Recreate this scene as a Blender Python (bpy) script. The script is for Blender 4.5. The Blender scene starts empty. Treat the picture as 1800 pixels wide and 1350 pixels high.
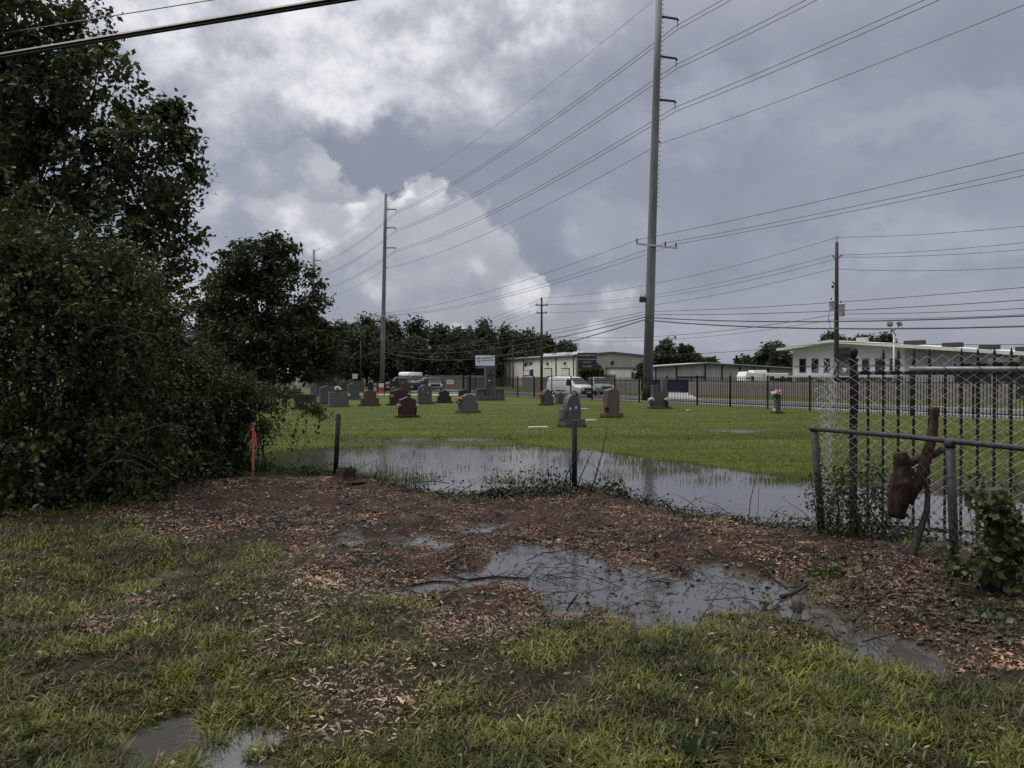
import bpy, math, random
import numpy as np
from mathutils import Vector, Matrix
sc = bpy.context.scene
R = math.radians
# ------------------------------------------------------------------ camera
H, F, HY = 1.9, 1300.0, 663.0          # eye height, focal length in photo pixels, horizon row
cd = bpy.data.cameras.new('camera'); cam = bpy.data.objects.new('camera', cd); sc.collection.objects.link(cam)
cd.sensor_width = 36.0; cd.lens = 36.0*F/1800; cd.clip_start = 0.05; cd.clip_end = 5000
cam.location = (0, 0, H); cam.rotation_euler = (R(90) - math.atan((675-HY)/F), 0, 0)
sc.camera = cam
# ------------------------------------------------------------------ sky, sun, exposure
SUN_EL, SUN_AZ = R(62), R(-75)          # high, left of the view (azimuth from +Y towards +X)
sv = Vector((math.sin(SUN_AZ)*math.cos(SUN_EL), math.cos(SUN_AZ)*math.cos(SUN_EL), math.sin(SUN_EL)))
sl = bpy.data.lights.new('sun', 'SUN'); sun = bpy.data.objects.new('sun', sl); sc.collection.objects.link(sun)
sl.energy = 1.5; sl.angle = R(35); sl.color = (1.0, 0.95, 0.88); sun.location = (-20, -10, 40)
sun.rotation_euler = sv.to_track_quat('Z', 'Y').to_euler()
sc.view_settings.view_transform = 'Standard'; sc.view_settings.look = 'None'
sc.view_settings.exposure = 0.62; sc.view_settings.gamma = 1.0; sc.view_settings.use_curve_mapping = False
sc.render.engine = 'CYCLES'
sc.cycles.max_bounces = 5; sc.cycles.diffuse_bounces = 2; sc.cycles.glossy_bounces = 2; sc.cycles.transmission_bounces = 2
sc.cycles.transparent_max_bounces = 8; sc.cycles.use_adaptive_sampling = True

class NT:
    """small helper to write node maths as expressions"""
    def __init__(s, tree): s.t = tree
    def node(s, kind, **kw):
        n = s.t.nodes.new(kind)
        for k, v in kw.items(): setattr(n, k, v)
        return n
    def put(s, sock, v):
        if isinstance(v, E): s.t.links.new(v.o, sock)
        elif isinstance(v, bpy.types.NodeSocket): s.t.links.new(v, sock)
        elif v is not None: sock.default_value = v
    def m(s, op, a, b=None, c=None, clamp=False):
        n = s.node('ShaderNodeMath', operation=op, use_clamp=clamp)
        for i, v in enumerate((a, b, c)):
            if v is not None: s.put(n.inputs[i], v)
        return E(s, n.outputs[0])
    def noise(s, vec, scale, detail=4, rough=0.55, dist=0.0):
        n = s.node('ShaderNodeTexNoise'); s.put(n.inputs['Vector'], vec)
        s.put(n.inputs['Scale'], scale); s.put(n.inputs['Detail'], float(detail)); s.put(n.inputs['Roughness'], rough); s.put(n.inputs['Distortion'], dist)
        return E(s, n.outputs['Fac']), E(s, n.outputs['Color'])
    def mix(s, f, a, b):
        n = s.node('ShaderNodeMix', data_type='RGBA')
        s.put(n.inputs[0], f); s.put(n.inputs[6], a if not isinstance(a, tuple) else (*a[:3], 1)); s.put(n.inputs[7], b if not isinstance(b, tuple) else (*b[:3], 1))
        return E(s, n.outputs[2])
    def xyz(s, x, y, z):
        n = s.node('ShaderNodeCombineXYZ'); s.put(n.inputs[0], x); s.put(n.inputs[1], y); s.put(n.inputs[2], z)
        return E(s, n.outputs[0])
    def step(s, x, a, b):       # smooth 0..1 between a and b
        n = s.node('ShaderNodeMapRange', interpolation_type='SMOOTHSTEP')
        s.put(n.inputs[0], x); s.put(n.inputs[1], a); s.put(n.inputs[2], b)
        return E(s, n.outputs[0])
class E:
    def __init__(s, nt, o): s.n = nt; s.o = o
    def __add__(s, b): return s.n.m('ADD', s, b)
    def __sub__(s, b): return s.n.m('SUBTRACT', s, b)
    def __mul__(s, b): return s.n.m('MULTIPLY', s, b)
    def __truediv__(s, b): return s.n.m('DIVIDE', s, b)
    def mx(s, b): return s.n.m('MAXIMUM', s, b)
    __radd__ = __add__; __rmul__ = __mul__

def sky_world():
    w = bpy.data.worlds.new('World'); sc.world = w; w.use_nodes = True
    t = w.node_tree; t.nodes.clear(); nt = NT(t)
    tc = nt.node('ShaderNodeTexCoord'); sp = nt.node('ShaderNodeSeparateXYZ')
    t.links.new(tc.outputs['Generated'], sp.inputs[0])
    x, y, z = (E(nt, sp.outputs[i]) for i in range(3))
    az = nt.m('ARCTAN2', x, y); el = nt.m('ARCSINE', z)
    p = nt.xyz(az, el*1.25, 0.0)
    _, wc = nt.noise(p, 7.0, 6, 0.62); ws = nt.node('ShaderNodeSeparateXYZ'); t.links.new(wc.o, ws.inputs[0])
    wx = (E(nt, ws.outputs[0]) - 0.5); wy = (E(nt, ws.outputs[1]) - 0.5)
    _, wc2 = nt.noise(p, 26.0, 5, 0.6); ws2 = nt.node('ShaderNodeSeparateXYZ'); t.links.new(wc2.o, ws2.inputs[0])
    vx = (E(nt, ws2.outputs[0]) - 0.5); vy = (E(nt, ws2.outputs[1]) - 0.5)
    def ang(px, py):
        return math.atan((px-900)/F), math.atan((HY-py)/math.hypot(F, px-900))
    def blob(px, py, rx, ry, soft, warp=0.10, fine=0.03):
        a0, e0 = ang(px, py); ra = rx/F; re = ry/F
        dx = (az - a0 + wx*warp + vx*fine)/ra; dy = (el - e0 + wy*warp + vy*fine)/re
        d = nt.m('SQRT', dx*dx + dy*dy)
        return nt.step(d, 1.0+soft*0.5, 1.0-soft)
    # broad soft cloud deck over the whole sky (flattened towards the horizon)
    q = nt.xyz(x/(z.mx(0.0)+0.35), y/(z.mx(0.0)+0.35), z*0.6)
    n1, _ = nt.noise(q, 1.5, 6, 0.55, 0.4)
    n2, _ = nt.noise(q, 4.6, 7, 0.6, 0.5)
    n3, _ = nt.noise(p, 5.5, 8, 0.62)
    n4, _ = nt.noise(p, 15.0, 7, 0.62)
    deck = nt.step(n1, 0.42, 0.72)*0.30 + nt.step(n2, 0.45, 0.75)*0.14
    up = nt.step(el, 0.36, 0.95)
    base = nt.mix(deck, (0.238, 0.254, 0.318), (0.41, 0.425, 0.485))
    base = nt.mix(up*(n1*0.5 + 0.6), base, (1.35, 1.32, 1.28))         # mostly unseen deck overhead, made brighter and more neutral to light the ground
    base = nt.mix(nt.step(el, 0.16, 0.0)*0.35, base, (0.34, 0.355, 0.405))
    def mx(lst):
        r = lst[0]
        for b in lst[1:]: r = r.mx(b)
        return r
    # dark blue-grey band behind the bank of cumulus
    dark = mx([blob(650, 275, 210, 80, 0.9), blob(960, 480, 100, 80, 0.8), blob(420, 240, 120, 60, 0.9)])
    base = nt.mix(dark*0.75, base, (0.212, 0.232, 0.298))
    # bright torn cloud, upper left
    hi = mx([blob(600, 40, 420, 125, 0.85, 0.26, 0.07), blob(300, 40, 260, 150, 0.9, 0.26, 0.07), blob(880, 30, 200, 85, 0.8, 0.26, 0.07), blob(590, 150, 140, 60, 0.8, 0.2, 0.07)])
    hic = nt.mix(nt.step(n3*0.55+n4*0.45, 0.38, 0.60), (0.42, 0.432, 0.48), (0.76, 0.765, 0.79))
    base = nt.mix(hi*0.92, base, hic)
    # wisps on the right
    ws_ = mx([blob(1290, 175, 260, 60, 0.9, 0.24, 0.07), blob(1600, 220, 190, 50, 0.9, 0.24, 0.07), blob(1600, 440, 200, 45, 0.8, 0.2, 0.06), blob(1060, 395, 90, 55, 0.6, 0.14, 0.05), blob(860, 235, 90, 26, 0.8, 0.16, 0.05), blob(1190, 590, 130, 45, 0.8, 0.14, 0.05)])
    base = nt.mix(ws_*(n3*0.7), base, (0.42, 0.44, 0.51))
    # cumulus bank
    back = mx([blob(535, 330, 62, 74, 0.12, 0.07, 0.055), blob(470, 385, 90, 105, 0.3, 0.08, 0.055), blob(600, 400, 75, 75, 0.12, 0.07, 0.055), blob(400, 470, 150, 120, 0.6), blob(1050, 400, 62, 50, 0.35, 0.10, 0.05), blob(1010, 560, 190, 50, 0.5, 0.09, 0.05)])
    bil = nt.node('ShaderNodeTexVoronoi', feature='SMOOTH_F1'); nt.put(bil.inputs['Vector'], nt.xyz(az + vx*0.06, el*1.2 + vy*0.06, 0.0)); bil.inputs['Scale'].default_value = 17.0
    puff = nt.step(E(nt, bil.outputs['Distance']), 0.62, 0.1)
    backc = nt.mix(nt.step(n3*0.3+n4*0.35+puff*0.35, 0.34, 0.72), (0.29, 0.304, 0.36), (0.50, 0.51, 0.55))
    base = nt.mix(back*0.85, base, backc)
    cu = mx([blob(738, 350, 42, 40, 0.22, 0.06, 0.06), blob(690, 374, 60, 42, 0.3, 0.06, 0.06), blob(640, 395, 60, 46, 0.2, 0.06, 0.05), blob(500, 362, 62, 22, 0.5, 0.07, 0.05), blob(560, 400, 80, 50, 0.4, 0.06, 0.05), blob(810, 392, 56, 42, 0.25, 0.06, 0.06), blob(860, 430, 52, 44, 0.3, 0.06, 0.06), blob(740, 440, 150, 90, 0.35, 0.06, 0.05), blob(880, 480, 60, 46, 0.3, 0.05, 0.05), blob(926, 512, 46, 42, 0.10, 0.045, 0.045), blob(860, 556, 120, 44, 0.35, 0.05, 0.05)])
    lit = nt.step(el + vy*0.14 + wy*0.08, 0.04, 0.25)
    cuc = nt.mix(nt.m('ADD', nt.step(n4*0.4+n3*0.2+puff*0.4, 0.36, 0.70)*0.62, lit*0.44, clamp=True), (0.30, 0.314, 0.365), (0.80, 0.80, 0.815))
    brk = nt.step(n3*0.45 + n4*0.2 + puff*0.35, 0.30, 0.56)*0.4 + 0.6
    base = nt.mix(cu*brk*0.9, base, cuc)
    fine = nt.m('ADD', (n4 - 0.5)*0.17 + (n3 - 0.5)*0.13, 0.78)
    vm = nt.node('ShaderNodeVectorMath', operation='SCALE'); t.links.new(base.o, vm.inputs[0]); t.links.new(fine.o, vm.inputs['Scale'])
    # the clear sky above the deck: physical sky, seen only as a faint tint through it
    sky = nt.node('ShaderNodeTexSky', sky_type='NISHITA'); sky.sun_disc = False
    sky.sun_elevation = SUN_EL; sky.sun_rotation = SUN_AZ; sky.air_density = 1.2; sky.dust_density = 2.0
    b1 = nt.node('ShaderNodeBackground'); t.links.new(sky.outputs[0], b1.inputs[0]); b1.inputs[1].default_value = 0.06
    b2 = nt.node('ShaderNodeBackground'); t.links.new(vm.outputs[0], b2.inputs[0]); b2.inputs[1].default_value = 1.0
    ms = nt.node('ShaderNodeMixShader'); ms.inputs[0].default_value = 0.93
    t.links.new(b1.outputs[0], ms.inputs[1]); t.links.new(b2.outputs[0], ms.inputs[2])
    out = nt.node('ShaderNodeOutputWorld'); t.links.new(ms.outputs[0], out.inputs[0])
sky_world()
sc.world.cycles.sampling_method = 'MANUAL'; sc.world.cycles.sample_map_resolution = 256

# ------------------------------------------------------------------ helpers
C = sc.collection
rng = np.random.default_rng(7); random.seed(7)
def W(px, py, D): return Vector(((px-900)/F*D, D, H - (py-HY)/F*D))
def G(px, py):
    D = H*F/(py-HY); return (px-900)/F*D, D
def link(o, parent=None):
    C.objects.link(o)
    if parent is not None: o.parent = parent
    return o
def tag(o, label, cat, group=None):
    o['label'] = label; o['category'] = cat
    if group: o['group'] = group
    return o
def thing(name, label, cat, loc=(0, 0, 0), rotz=0.0, group=None):
    o = bpy.data.objects.new(name, None); link(o); o.empty_display_size = 0.2
    o.location = loc; o.rotation_euler = (0, 0, rotz)
    return tag(o, label, cat, group)
def mesh_np(name, V, Fc, mat, smooth=False):
    V = np.asarray(V, dtype=np.float32); Fc = np.asarray(Fc, dtype=np.int32); k = Fc.shape[1]
    me = bpy.data.meshes.new(name); me.vertices.add(len(V)); me.vertices.foreach_set('co', V.ravel())
    me.loops.add(Fc.size); me.loops.foreach_set('vertex_index', Fc.ravel())
    me.polygons.add(len(Fc)); me.polygons.foreach_set('loop_start', np.arange(0, Fc.size, k, dtype=np.int32))
    if smooth: me.polygons.foreach_set('use_smooth', np.ones(len(Fc), dtype=bool))
    me.update(calc_edges=True)
    if mat: me.materials.append(mat)
    return me
def obj(name, me, parent=None): return link(bpy.data.objects.new(name, me), parent)
class MB:
    def __init__(s): s.v = []; s.f = []
    def add(s, vs, fs):
        b = len(s.v); s.v += [tuple(p) for p in vs]; s.f += [tuple(i+b for i in f) for f in fs]; return s
    def box(s, x0, x1, y0, y1, z0, z1, M=None):
        vs = [Vector((x, y, z)) for z in (z0, z1) for x, y in ((x0, y0), (x1, y0), (x1, y1), (x0, y1))]
        if M is not None: vs = [M @ v for v in vs]
        return s.add(vs, [(3, 2, 1, 0), (4, 5, 6, 7), (0, 1, 5, 4), (1, 2, 6, 5), (2, 3, 7, 6), (3, 0, 4, 7)])
    def bar(s, a, b, w, h):      # box beam from a to b, w across, h upwards
        a, b = Vector(a), Vector(b); d = (b-a).normalized(); up = Vector((0, 0, 1))
        if abs(d.z) > 0.95: up = Vector((0, 1, 0))
        sd = d.cross(up).normalized(); u2 = sd.cross(d).normalized()
        vs = []
        for p in (a, b):
            for i, j in ((-1, -1), (1, -1), (1, 1), (-1, 1)): vs.append(p + sd*(i*w/2) + u2*(j*h/2))
        return s.add(vs, [(3, 2, 1, 0), (4, 5, 6, 7), (0, 1, 5, 4), (1, 2, 6, 5), (2, 3, 7, 6), (3, 0, 4, 7)])
    def prism(s, pts, y0, y1):   # outline in x,z pushed along y
        n = len(pts); vs = [(x, y0, z) for x, z in pts] + [(x, y1, z) for x, z in pts]
        fs = [tuple(range(n)), tuple(range(2*n-1, n-1, -1))] + [((i+1) % n, i, n+i, n+(i+1) % n) for i in range(n)]
        return s.add(vs, fs)
    def tube(s, pts, rad, n=6, cap=True):
        pts = [Vector(p) for p in pts]; m = len(pts)
        rad = [rad]*m if isinstance(rad, (int, float)) else list(rad)
        b = len(s.v); nrm = None
        for i, p in enumerate(pts):
            d = (pts[min(i+1, m-1)] - pts[max(i-1, 0)])
            d = d.normalized() if d.length > 1e-9 else Vector((0, 0, 1))
            if nrm is None:
                nrm = d.orthogonal().normalized()
            else:
                nrm = (nrm - d*nrm.dot(d)); nrm = nrm.normalized() if nrm.length > 1e-6 else d.orthogonal().normalized()
            bi = d.cross(nrm)
            for k in range(n):
                a = 2*math.pi*k/n; s.v.append(tuple(p + (nrm*math.cos(a) + bi*math.sin(a))*rad[i]))
        for i in range(m-1):
            for k in range(n):
                k2 = (k+1) % n; s.f.append((b+i*n+k, b+i*n+k2, b+(i+1)*n+k2, b+(i+1)*n+k))
        if cap and n > 2:
            s.f.append(tuple(b+k for k in range(n-1, -1, -1))); s.f.append(tuple(b+(m-1)*n+k for k in range(n)))
        return s
    def lathe(s, prof, n=12, c=(0, 0, 0)):
        b = len(s.v)
        for r, z in prof:
            for k in range(n):
                a = 2*math.pi*k/n; s.v.append((c[0]+r*math.cos(a), c[1]+r*math.sin(a), c[2]+z))
        for i in range(len(prof)-1):
            for k in range(n):
                k2 = (k+1) % n; s.f.append((b+i*n+k, b+i*n+k2, b+(i+1)*n+k2, b+(i+1)*n+k))
        s.f.append(tuple(b+k for k in range(n-1, -1, -1))); s.f.append(tuple(b+(len(prof)-1)*n+k for k in range(n)))
        return s
    def mesh(s, name, mat, smooth=False):
        me = bpy.data.meshes.new(name); me.from_pydata(s.v, [], s.f)
        if smooth: me.polygons.foreach_set('use_smooth', [True]*len(me.polygons))
        me.update(); me.materials.append(mat); return me
    def build(s, name, mat, parent=None, smooth=False, bevel=0.0):
        o = obj(name, s.mesh(name, mat, smooth), parent)
        if bevel:
            b = o.modifiers.new('bevel', 'BEVEL'); b.width = bevel; b.segments = 2; b.limit_method = 'ANGLE'
        return o
def copy_tree(o, parent=None):
    c = o.copy(); link(c, parent)
    for ch in list(o.children): copy_tree(ch, c)
    return c
# smooth value noise on the ground plane
_perm = rng.random((256, 256))
def vnoise(x, y, sc_=1.0, seed=0):
    x = np.asarray(x, float)*sc_ + seed*17.31; y = np.asarray(y, float)*sc_ + seed*9.77
    xi = np.floor(x).astype(int); yi = np.floor(y).astype(int); fx = x-xi; fy = y-yi
    fx = fx*fx*(3-2*fx); fy = fy*fy*(3-2*fy)
    g = lambda a, b: _perm[a & 255, b & 255]
    return (g(xi, yi)*(1-fx) + g(xi+1, yi)*fx)*(1-fy) + (g(xi, yi+1)*(1-fx) + g(xi+1, yi+1)*fx)*fy
def fbm(x, y, sc_=1.0, seed=0, oct=4):
    r = 0; a = 0.5
    for i in range(oct): r = r + a*vnoise(x, y, sc_*2**i, seed+i*3); a *= 0.5
    return r/(1-0.5**oct)
def poly_sd(x, y, poly):      # signed distance, positive inside
    x = np.asarray(x, float); y = np.asarray(y, float); n = len(poly)
    d = np.full(x.shape, 1e9); ins = np.zeros(x.shape, bool)
    for i in range(n):
        ax, ay = poly[i]; bx, by = poly[(i+1) % n]; ex, ey = bx-ax, by-ay
        t = np.clip(((x-ax)*ex + (y-ay)*ey)/(ex*ex+ey*ey+1e-12), 0, 1)
        d = np.minimum(d, (x-ax-t*ex)**2 + (y-ay-t*ey)**2)
        c = ((ay > y) != (by > y)) & (x < ex*(y-ay)/(by-ay+1e-12)+ax); ins ^= c
    d = np.sqrt(d); return np.where(ins, d, -d)

# ------------------------------------------------------------------ materials
def mat(name, col, rough=0.6, col2=None, scale=4.0, bump=0.0, bscale=30.0, metal=0.0, spec=0.5, detail=5, contrast=(0.35, 0.65), stretch=None, coat=0.0):
    m = bpy.data.materials.new(name); m.use_nodes = True; t = m.node_tree; nt = NT(t); b = t.nodes['Principled BSDF']
    b.inputs['Roughness'].default_value = rough; b.inputs['Metallic'].default_value = metal; b.inputs['Specular IOR Level'].default_value = spec
    b.inputs['Coat Weight'].default_value = coat
    b.inputs['Base Color'].default_value = (*col, 1)
    if col2 is not None or bump:
        tc = nt.node('ShaderNodeTexCoord'); v = tc.outputs['Object']
        if stretch:
            mp = nt.node('ShaderNodeMapping'); t.links.new(v, mp.inputs[0]); mp.inputs['Scale'].default_value = stretch; v = mp.outputs[0]
    if col2 is not None:
        f, _ = nt.noise(v, scale, detail, 0.6)
        t.links.new(nt.mix(nt.step(f, contrast[0], contrast[1]), col, col2).o, b.inputs['Base Color'])
    if bump:
        f, _ = nt.noise(v, bscale, 4, 0.6); bn = nt.node('ShaderNodeBump'); bn.inputs['Strength'].default_value = bump; bn.inputs['Distance'].default_value = 0.02
        t.links.new(f.o, bn.inputs['Height']); t.links.new(bn.outputs[0], b.inputs['Normal'])
    return m
def leaf_mat(name, c1, c2, c3, rough=0.45, trans=0.25, patch=0.6, spec=0.4, contrast=1.3):
    """leaf colour varies from leaf to leaf and in patches through the plant"""
    m = bpy.data.materials.new(name); m.use_nodes = True; t = m.node_tree; nt = NT(t); b = t.nodes['Principled BSDF']
    g = nt.node('ShaderNodeNewGeometry'); rnd = E(nt, g.outputs['Random Per Island'])
    f, _ = nt.noise(g.outputs['Position'], patch, 3, 0.6)
    k = nt.m('ADD', rnd*0.65, (f-0.5)*contrast + 0.17, clamp=True)
    r = nt.node('ShaderNodeValToRGB'); t.links.new(k.o, r.inputs[0]); e = r.color_ramp.elements
    e[0].color = (*c1, 1); e[1].color = (*c3, 1); e2 = e.new(0.5); e2.color = (*c2, 1)
    t.links.new(r.outputs[0], b.inputs['Base Color']); b.inputs['Roughness'].default_value = rough; b.inputs['Specular IOR Level'].default_value = spec
    if trans:
        tr = nt.node('ShaderNodeBsdfTranslucent'); t.links.new(r.outputs[0], tr.inputs[0])
        mx = nt.node('ShaderNodeMixShader'); mx.inputs[0].default_value = trans
        t.links.new(b.outputs[0], mx.inputs[1]); t.links.new(tr.outputs[0], mx.inputs[2]); t.links.new(mx.outputs[0], t.nodes['Material Output'].inputs[0])
    return m
M = {}
M['bark'] = mat('bark', (0.022, 0.018, 0.014), 0.85, (0.05, 0.042, 0.034), 14, 0.6, 40, stretch=(1, 1, 0.25))
M['twig'] = mat('twig', (0.014, 0.011, 0.009), 0.8, (0.034, 0.027, 0.021), 20, spec=0.2)
M['palebark'] = mat('pale_twig', (0.06, 0.053, 0.042), 0.8, (0.03, 0.027, 0.021), 20)
M['redbark'] = mat('stripped_wood', (0.048, 0.027, 0.019), 0.85, (0.014, 0.010, 0.008), 16, 1.0, 24, stretch=(1, 1, 0.2), spec=0.2)
M['steel'] = mat('weathered_pole_steel', (0.105, 0.11, 0.115), 0.75, (0.165, 0.17, 0.175), 1.2, stretch=(1, 1, 0.25))
M['galv'] = mat('galvanised_steel', (0.56, 0.57, 0.59), 0.4, (0.40, 0.41, 0.43), 6, metal=0.2)
M['pipe'] = mat('grey_pipe', (0.26, 0.265, 0.275), 0.5, (0.17, 0.175, 0.18), 9, metal=0.2)
M['dullgalv'] = mat('weathered_galvanised', (0.050, 0.053, 0.055), 0.65, (0.026, 0.027, 0.028), 16, metal=0.1, spec=0.3)
M['linkdark'] = mat('old_fence_wire', (0.045, 0.045, 0.042), 0.6, (0.09, 0.085, 0.075), 20, metal=0.3)
M['iron'] = mat('black_painted_iron', (0.009, 0.009, 0.010), 0.6, (0.016, 0.016, 0.017), 8, spec=0.2)
M['post'] = mat('dark_fence_post', (0.010, 0.010, 0.010), 0.75, (0.024, 0.022, 0.020), 14, spec=0.2)
M['cable'] = mat('black_cable', (0.012, 0.012, 0.013), 0.5)
M['wire'] = mat('aluminium_conductor', (0.06, 0.062, 0.066), 0.5, metal=0.3)
M['insul'] = mat('dark_polymer_insulator', (0.02, 0.022, 0.025), 0.5)
M['woodpole'] = mat('creosoted_pole', (0.022, 0.018, 0.015), 0.85, (0.05, 0.042, 0.036), 3, stretch=(6, 6, 0.3))
M['woodgrey'] = mat('weathered_fence_board', (0.30, 0.275, 0.25), 0.85, (0.17, 0.155, 0.14), 2.5, 0.3, 30, stretch=(3, 3, 0.5))
M['white'] = mat('white_paint', (0.78, 0.78, 0.77), 0.3, coat=0.4)
M['glass'] = mat('dark_window_glass', (0.015, 0.018, 0.022), 0.08)
M['tyre'] = mat('tyre_rubber', (0.012, 0.012, 0.012), 0.8)
M['rim'] = mat('wheel_rim', (0.25, 0.25, 0.26), 0.4, metal=0.6)
M['blackp'] = mat('black_plastic', (0.015, 0.015, 0.016), 0.5)
M['blackcar'] = mat('black_car_paint', (0.012, 0.012, 0.015), 0.2, coat=0.5)
M['bluecar'] = mat('dark_blue_car_paint', (0.02, 0.03, 0.07), 0.25, coat=0.5)
M['palegreen'] = mat('dull_green_car_paint', (0.20, 0.25, 0.22), 0.4, coat=0.3)
M['lamp'] = mat('headlamp_lens', (0.7, 0.7, 0.72), 0.12)
M['tail'] = mat('tail_lamp_lens', (0.45, 0.02, 0.03), 0.2)
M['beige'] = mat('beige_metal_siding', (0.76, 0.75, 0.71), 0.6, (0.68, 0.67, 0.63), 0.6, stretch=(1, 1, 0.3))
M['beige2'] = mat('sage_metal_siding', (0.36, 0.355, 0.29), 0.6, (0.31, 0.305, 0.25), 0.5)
M['trimgrey'] = mat('grey_trim', (0.10, 0.10, 0.11), 0.6)
M['greysid'] = mat('grey_corrugated_siding', (0.38, 0.385, 0.39), 0.55, (0.31, 0.315, 0.32), 0.5, stretch=(3, 3, 0.2))
M['darktrim'] = mat('dark_roof_trim', (0.03, 0.032, 0.036), 0.6)
M['palepaint'] = mat('off_white_stucco', (0.66, 0.66, 0.65), 0.75, (0.58, 0.58, 0.57), 0.8)
M['doorpale'] = mat('pale_roller_door', (0.62, 0.62, 0.60), 0.6)
M['rooflight'] = mat('pale_metal_roof', (0.42, 0.43, 0.44), 0.5)
M['navy'] = mat('navy_tarpaulin', (0.012, 0.016, 0.05), 0.5)
M['signdark'] = mat('dark_sign_panel', (0.016, 0.02, 0.032), 0.5)
M['signwhite'] = mat('white_sign_panel', (0.72, 0.74, 0.78), 0.4)
M['signblue'] = mat('blue_sign_band', (0.02, 0.03, 0.16), 0.4)
M['ink'] = mat('sign_ink', (0.02, 0.022, 0.04), 0.5)
M['letter'] = mat('sign_letter', (0.62, 0.62, 0.64), 0.5)
M['granite'] = mat('grey_granite', (0.082, 0.085, 0.088), 0.6, (0.055, 0.058, 0.061), 60, 0.25, 40)
M['granite2'] = mat('light_grey_granite', (0.108, 0.111, 0.112), 0.6, (0.075, 0.078, 0.08), 60, 0.25, 40)
M['redgran'] = mat('red_granite', (0.10, 0.052, 0.043), 0.45, (0.065, 0.035, 0.03), 60, 0.1, 40)
M['maroon'] = mat('dark_red_granite', (0.050, 0.020, 0.019), 0.3, (0.032, 0.014, 0.014), 60)
M['browngran'] = mat('brown_granite', (0.125, 0.085, 0.07), 0.5, (0.085, 0.058, 0.048), 60, 0.2, 40)
M['blackgran'] = mat('black_granite', (0.022, 0.024, 0.026), 0.25, (0.035, 0.037, 0.04), 60)
M['roughgran'] = mat('rock_pitched_granite', (0.115, 0.118, 0.12), 0.85, (0.06, 0.063, 0.066), 14, 1.0, 12)
M['asphalt'] = mat('wet_asphalt', (0.06, 0.06, 0.06), 0.32, (0.04, 0.04, 0.04), 1.2, 0.2, 60, spec=0.5)
M['concrete'] = mat('wet_concrete', (0.42, 0.42, 0.40), 0.5, (0.33, 0.33, 0.315), 1.5)
M['stake'] = mat('wooden_stake', (0.20, 0.11, 0.07), 0.8)
M['pinkpaint'] = mat('fluorescent_orange_paint', (0.72, 0.13, 0.09), 0.6)
M['ribbon'] = mat('pink_ribbon', (0.75, 0.06, 0.14), 0.5)
M['sawn'] = mat('fresh_sawn_wood', (0.42, 0.24, 0.13), 0.8, (0.30, 0.15, 0.08), 30)
M['roof_dark'] = mat('dark_shed', (0.02, 0.022, 0.025), 0.7)
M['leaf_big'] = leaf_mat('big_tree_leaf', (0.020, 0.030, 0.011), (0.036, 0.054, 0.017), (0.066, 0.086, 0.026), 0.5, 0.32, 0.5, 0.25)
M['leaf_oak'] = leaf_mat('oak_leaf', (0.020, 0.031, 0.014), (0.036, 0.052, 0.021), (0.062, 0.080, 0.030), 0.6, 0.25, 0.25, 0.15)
M['leaf_far_hazed'] = leaf_mat('hazed_far_tree_leaf', (0.032, 0.045, 0.028), (0.052, 0.069, 0.040), (0.075, 0.095, 0.052), 0.7, 0.15, 0.12, 0.1)  # greens lightened: the haze of distance is put into the leaf colour
M['leaf_thick'] = leaf_mat('thicket_leaf', (0.018, 0.027, 0.010), (0.038, 0.053, 0.016), (0.092, 0.105, 0.029), 0.5, 0.28, 0.9, 0.25)
M['leaf_vine'] = leaf_mat('vine_leaf', (0.020, 0.034, 0.010), (0.040, 0.060, 0.015), (0.095, 0.115, 0.028), 0.5, 0.3, 1.5)
M['leaf_pale'] = leaf_mat('pale_shrub_leaf', (0.05, 0.07, 0.035), (0.08, 0.105, 0.05), (0.13, 0.155, 0.08), 0.5, 0.25, 1.5)
M['grass'] = leaf_mat('wet_grass', (0.015, 0.019, 0.005), (0.058, 0.073, 0.010), (0.190, 0.205, 0.030), 0.45, 0.3, 1.6, 0.3, 2.3)
M['straw'] = leaf_mat('dead_grass', (0.028, 0.020, 0.010), (0.085, 0.064, 0.030), (0.24, 0.19, 0.10), 0.6, 0.1, 2.0, 0.2)
M['lawn'] = leaf_mat('lawn_grass', (0.050, 0.068, 0.009), (0.074, 0.096, 0.011), (0.108, 0.125, 0.017), 0.6, 0.3, 0.5, 0.15)
M['rimleaf'] = leaf_mat('trimmed_leaf', (0.010, 0.011, 0.006), (0.024, 0.028, 0.012), (0.055, 0.066, 0.022), 0.5, 0.15, 1.2, 0.25)
M['chips'] = leaf_mat('wood_chip', (0.009, 0.006, 0.004), (0.062, 0.032, 0.019), (0.36, 0.215, 0.135), 0.42, 0.0, 2.0, 0.4, 1.9)
M['palechips'] = leaf_mat('pale_wood_chip', (0.03, 0.02, 0.013), (0.16, 0.11, 0.07), (0.46, 0.34, 0.22), 0.55, 0.0, 2.0)
M['deadleaf'] = leaf_mat('dead_leaf', (0.012, 0.010, 0.007), (0.028, 0.022, 0.014), (0.06, 0.045, 0.025), 0.45, 0.0, 2.0)
for k_, c_ in dict(pink=(0.75, 0.22, 0.32), orange=(0.85, 0.25, 0.06), whitef=(0.78, 0.78, 0.76), yellow=(0.75, 0.68, 0.25), red=(0.65, 0.05, 0.05), lilac=(0.62, 0.62, 0.82), rose=(0.6, 0.10, 0.16)).items():
    M['petal_'+k_] = leaf_mat('petal_'+k_, tuple(v*0.7 for v in c_), c_, tuple(min(1, v*1.15+0.02) for v in c_), 0.6, 0.2, 4)
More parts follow.
